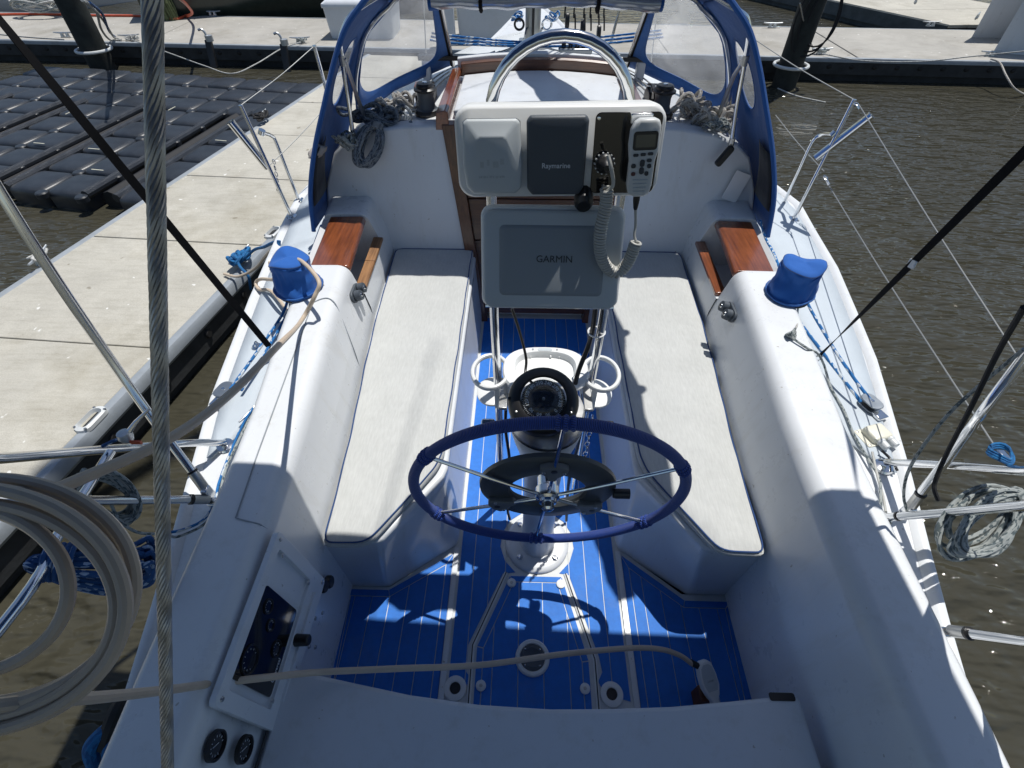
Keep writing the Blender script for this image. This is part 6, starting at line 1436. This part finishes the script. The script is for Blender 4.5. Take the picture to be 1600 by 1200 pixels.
for u, lab in (((-5.282, 9.477, -0.360), 'black hook-topped bracket between the cubes and the main dock, left of two'), ((-3.970, 9.254, -0.360), 'black hook-topped bracket between the cubes and the main dock, right of two')):
    t = thing('mooring_bracket', lab, 'bracket', u, 'platform mooring brackets'); x, y, z = u
    MB().loft([[(x+a, y+b+f_*.12, z+f_*.36) for a, b in ((-.05, -.03), (.05, -.03), (.05, .03), (-.05, .03))] for f_ in (0, 1)], ring=True, cap=True).build('arm', BLACK, t)
    MB().tube(cr([(x, y+.12, z+.36), (x-.02, y+.13, z+.46), (x-.06, y+.13, z+.50), (x-.11, y+.13, z+.49)], 5), .018, 8).build('hook', METALC, t); MB().lathe([(0, .05), (.06, .04), (.06, -.04), (0, -.05)], (x+.02, y+.13, z+.38), n=12).build('roller', METALC, t)

# ---------------- boats and clutter beyond the main dock
def hull(name, lab, pts, m, x, y, L, B, zt, yaw, stripe=None, grp='boats beyond the main dock'):
    t = thing(name, lab, 'boat', (x, y, WZ), grp); secs = []
    M = Matrix.Translation((x, y, 0)) @ Matrix.Rotation(yaw, 4, 'Z')
    for k in range(13):
        f_ = k/12; wd = B/2*(1-(f_**2.6)); z = zt+.35*f_*f_; yy = f_*L
        secs.append([tuple(M @ Vector(p)) for p in ((-wd*.5, yy, -.75), (-wd*.86, yy, -.5), (-wd, yy, 0), (-wd*1.02, yy, z-.04), (-wd*1.0, yy, z), (0, yy, z+.05), (wd*1.0, yy, z), (wd*1.02, yy, z-.04), (wd, yy, 0), (wd*.86, yy, -.5), (wd*.5, yy, -.75))])
    MB().loft(secs, cap=True).build('hull', m, t, ang=50)
    g = MB(); g.tube([Vector(s[3]) for s in secs], .03, 8); g.tube([Vector(s[7]) for s in secs], .03, 8); g.build('rub_rail', stripe or WHITEP, t)
    return t, M
t, M = hull('moored_boat', 'dark green moored boat lying beyond the main dock at the upper left', None, DARKHULL, -8.2, 13.2, 6.5, 2.4, .75, R(-68), LIGHTP)
MB().box((0, 2.4, 1.05), (1.5, 2.2, .5)).xf(M).build('cabin', BOXM, t, bevel=.08)
t, M = hull('moored_boat', 'pale moored boat whose bow overhangs the dock at the upper right corner', None, GEL, 14.4, 13.4, 6.8, 2.6, 1.0, R(110), RIM)
t, M = hull('dinghy', 'grey hull edge of a boat alongside the main dock at the far right', None, GEL, 10.9, 10.6, 3.2, 1.6, .6, R(100), DARKHULL)
t, M = hull('moored_boat', 'low white boat beyond the main dock at the far left edge', None, GEL, -14.5, 13.0, 5.5, 2.2, .7, R(-50), RIM)
rope('orange_hose', [(-11.400, 12.439, -0.190), (-10.249, 12.529, -0.190), (-8.977, 12.437, -0.190), (-8.020, 12.400, -0.190), (-7.216, 12.121, -0.190), (-7.071, 12.427, -0.180)], .022, REDH, 'orange-red hose lying along the back edge of the main dock at the left', 'hose', n=8)
for i in range(2): rope('orange_hose', [(-7.045, 12.363, -0.190), (-6.513, 11.648, 0.000), (-5.946, 10.550, 0.300), (-5.341, 9.296, 0.600)], .024+.003*i, REDH, 'orange-red hose end hanging beside the green weed on the main dock', 'hose', n=8) if i == 0 else None
g = MB(); rq = random.Random(2); c = Vector((-7.329, 12.170, -0.210))
for k in range(150):
    a = rq.uniform(0, 6.28); r_ = rq.uniform(.02, .22); p0_ = c+Vector((r_*math.cos(a), r_*math.sin(a)*.6, 0)); p1_ = c+Vector((rq.uniform(-.25, .05), rq.uniform(-.1, .1), rq.uniform(.6, 1.2)))
    g.tube(cr([p0_, p0_.lerp(p1_, .4)+Vector((.06*math.cos(a), .04*math.sin(a), 0)), p1_], 4), .008, 4)
o = g.build('hanging_fibres', GREENROPE); tag(o, 'bundle of frayed green and white fibres standing on the main dock left of the wire', 'rope bundle')
wr_ = thing('shore_power_cables', 'white and blue cables draped from the left piling onto the main dock', 'cable', (-7.689, 10.592, -0.200))
for pts, m in (([(-5.292, 7.176, 0.900), (-6.380, 8.846, 0.500), (-7.119, 9.805, 0.100), (-7.488, 10.409, -0.180), (-7.315, 10.461, -0.190)], ROPE_WHITE), ([(-5.425, 7.413, 0.850), (-6.755, 9.431, 0.300), (-7.425, 10.451, -0.150), (-7.413, 10.551, -0.190)], ROPE_WHITE), ([(-5.552, 7.646, 0.800), (-6.382, 8.957, 0.450), (-7.267, 10.175, 0.000), (-7.502, 10.594, -0.180)], ROPE_NAVY)): MB().tube(cr(pts, 8), .018, 7).build('cable', m, wr_)
hz = thing('hose_reel_heap', 'heap of grey and white lines on the main dock at the far left', 'rope', (-10.294, 12.586, -0.200))
for k in range(3):
    pts = []; rq = random.Random(70+k); c = Vector((-10.069, 12.378, -0.120))
    for j in range(26): a = j*1.05; pts.append(c+Vector((.55*math.cos(a)*rq.uniform(.6, 1), .2*math.sin(a), .12+.12*math.sin(a*1.7)*rq.uniform(.3, 1))))
    MB().tube(cr(pts, 5), .016, 6).build('loop', ROPE_WHITE if k else ROPE_GREY, hz)
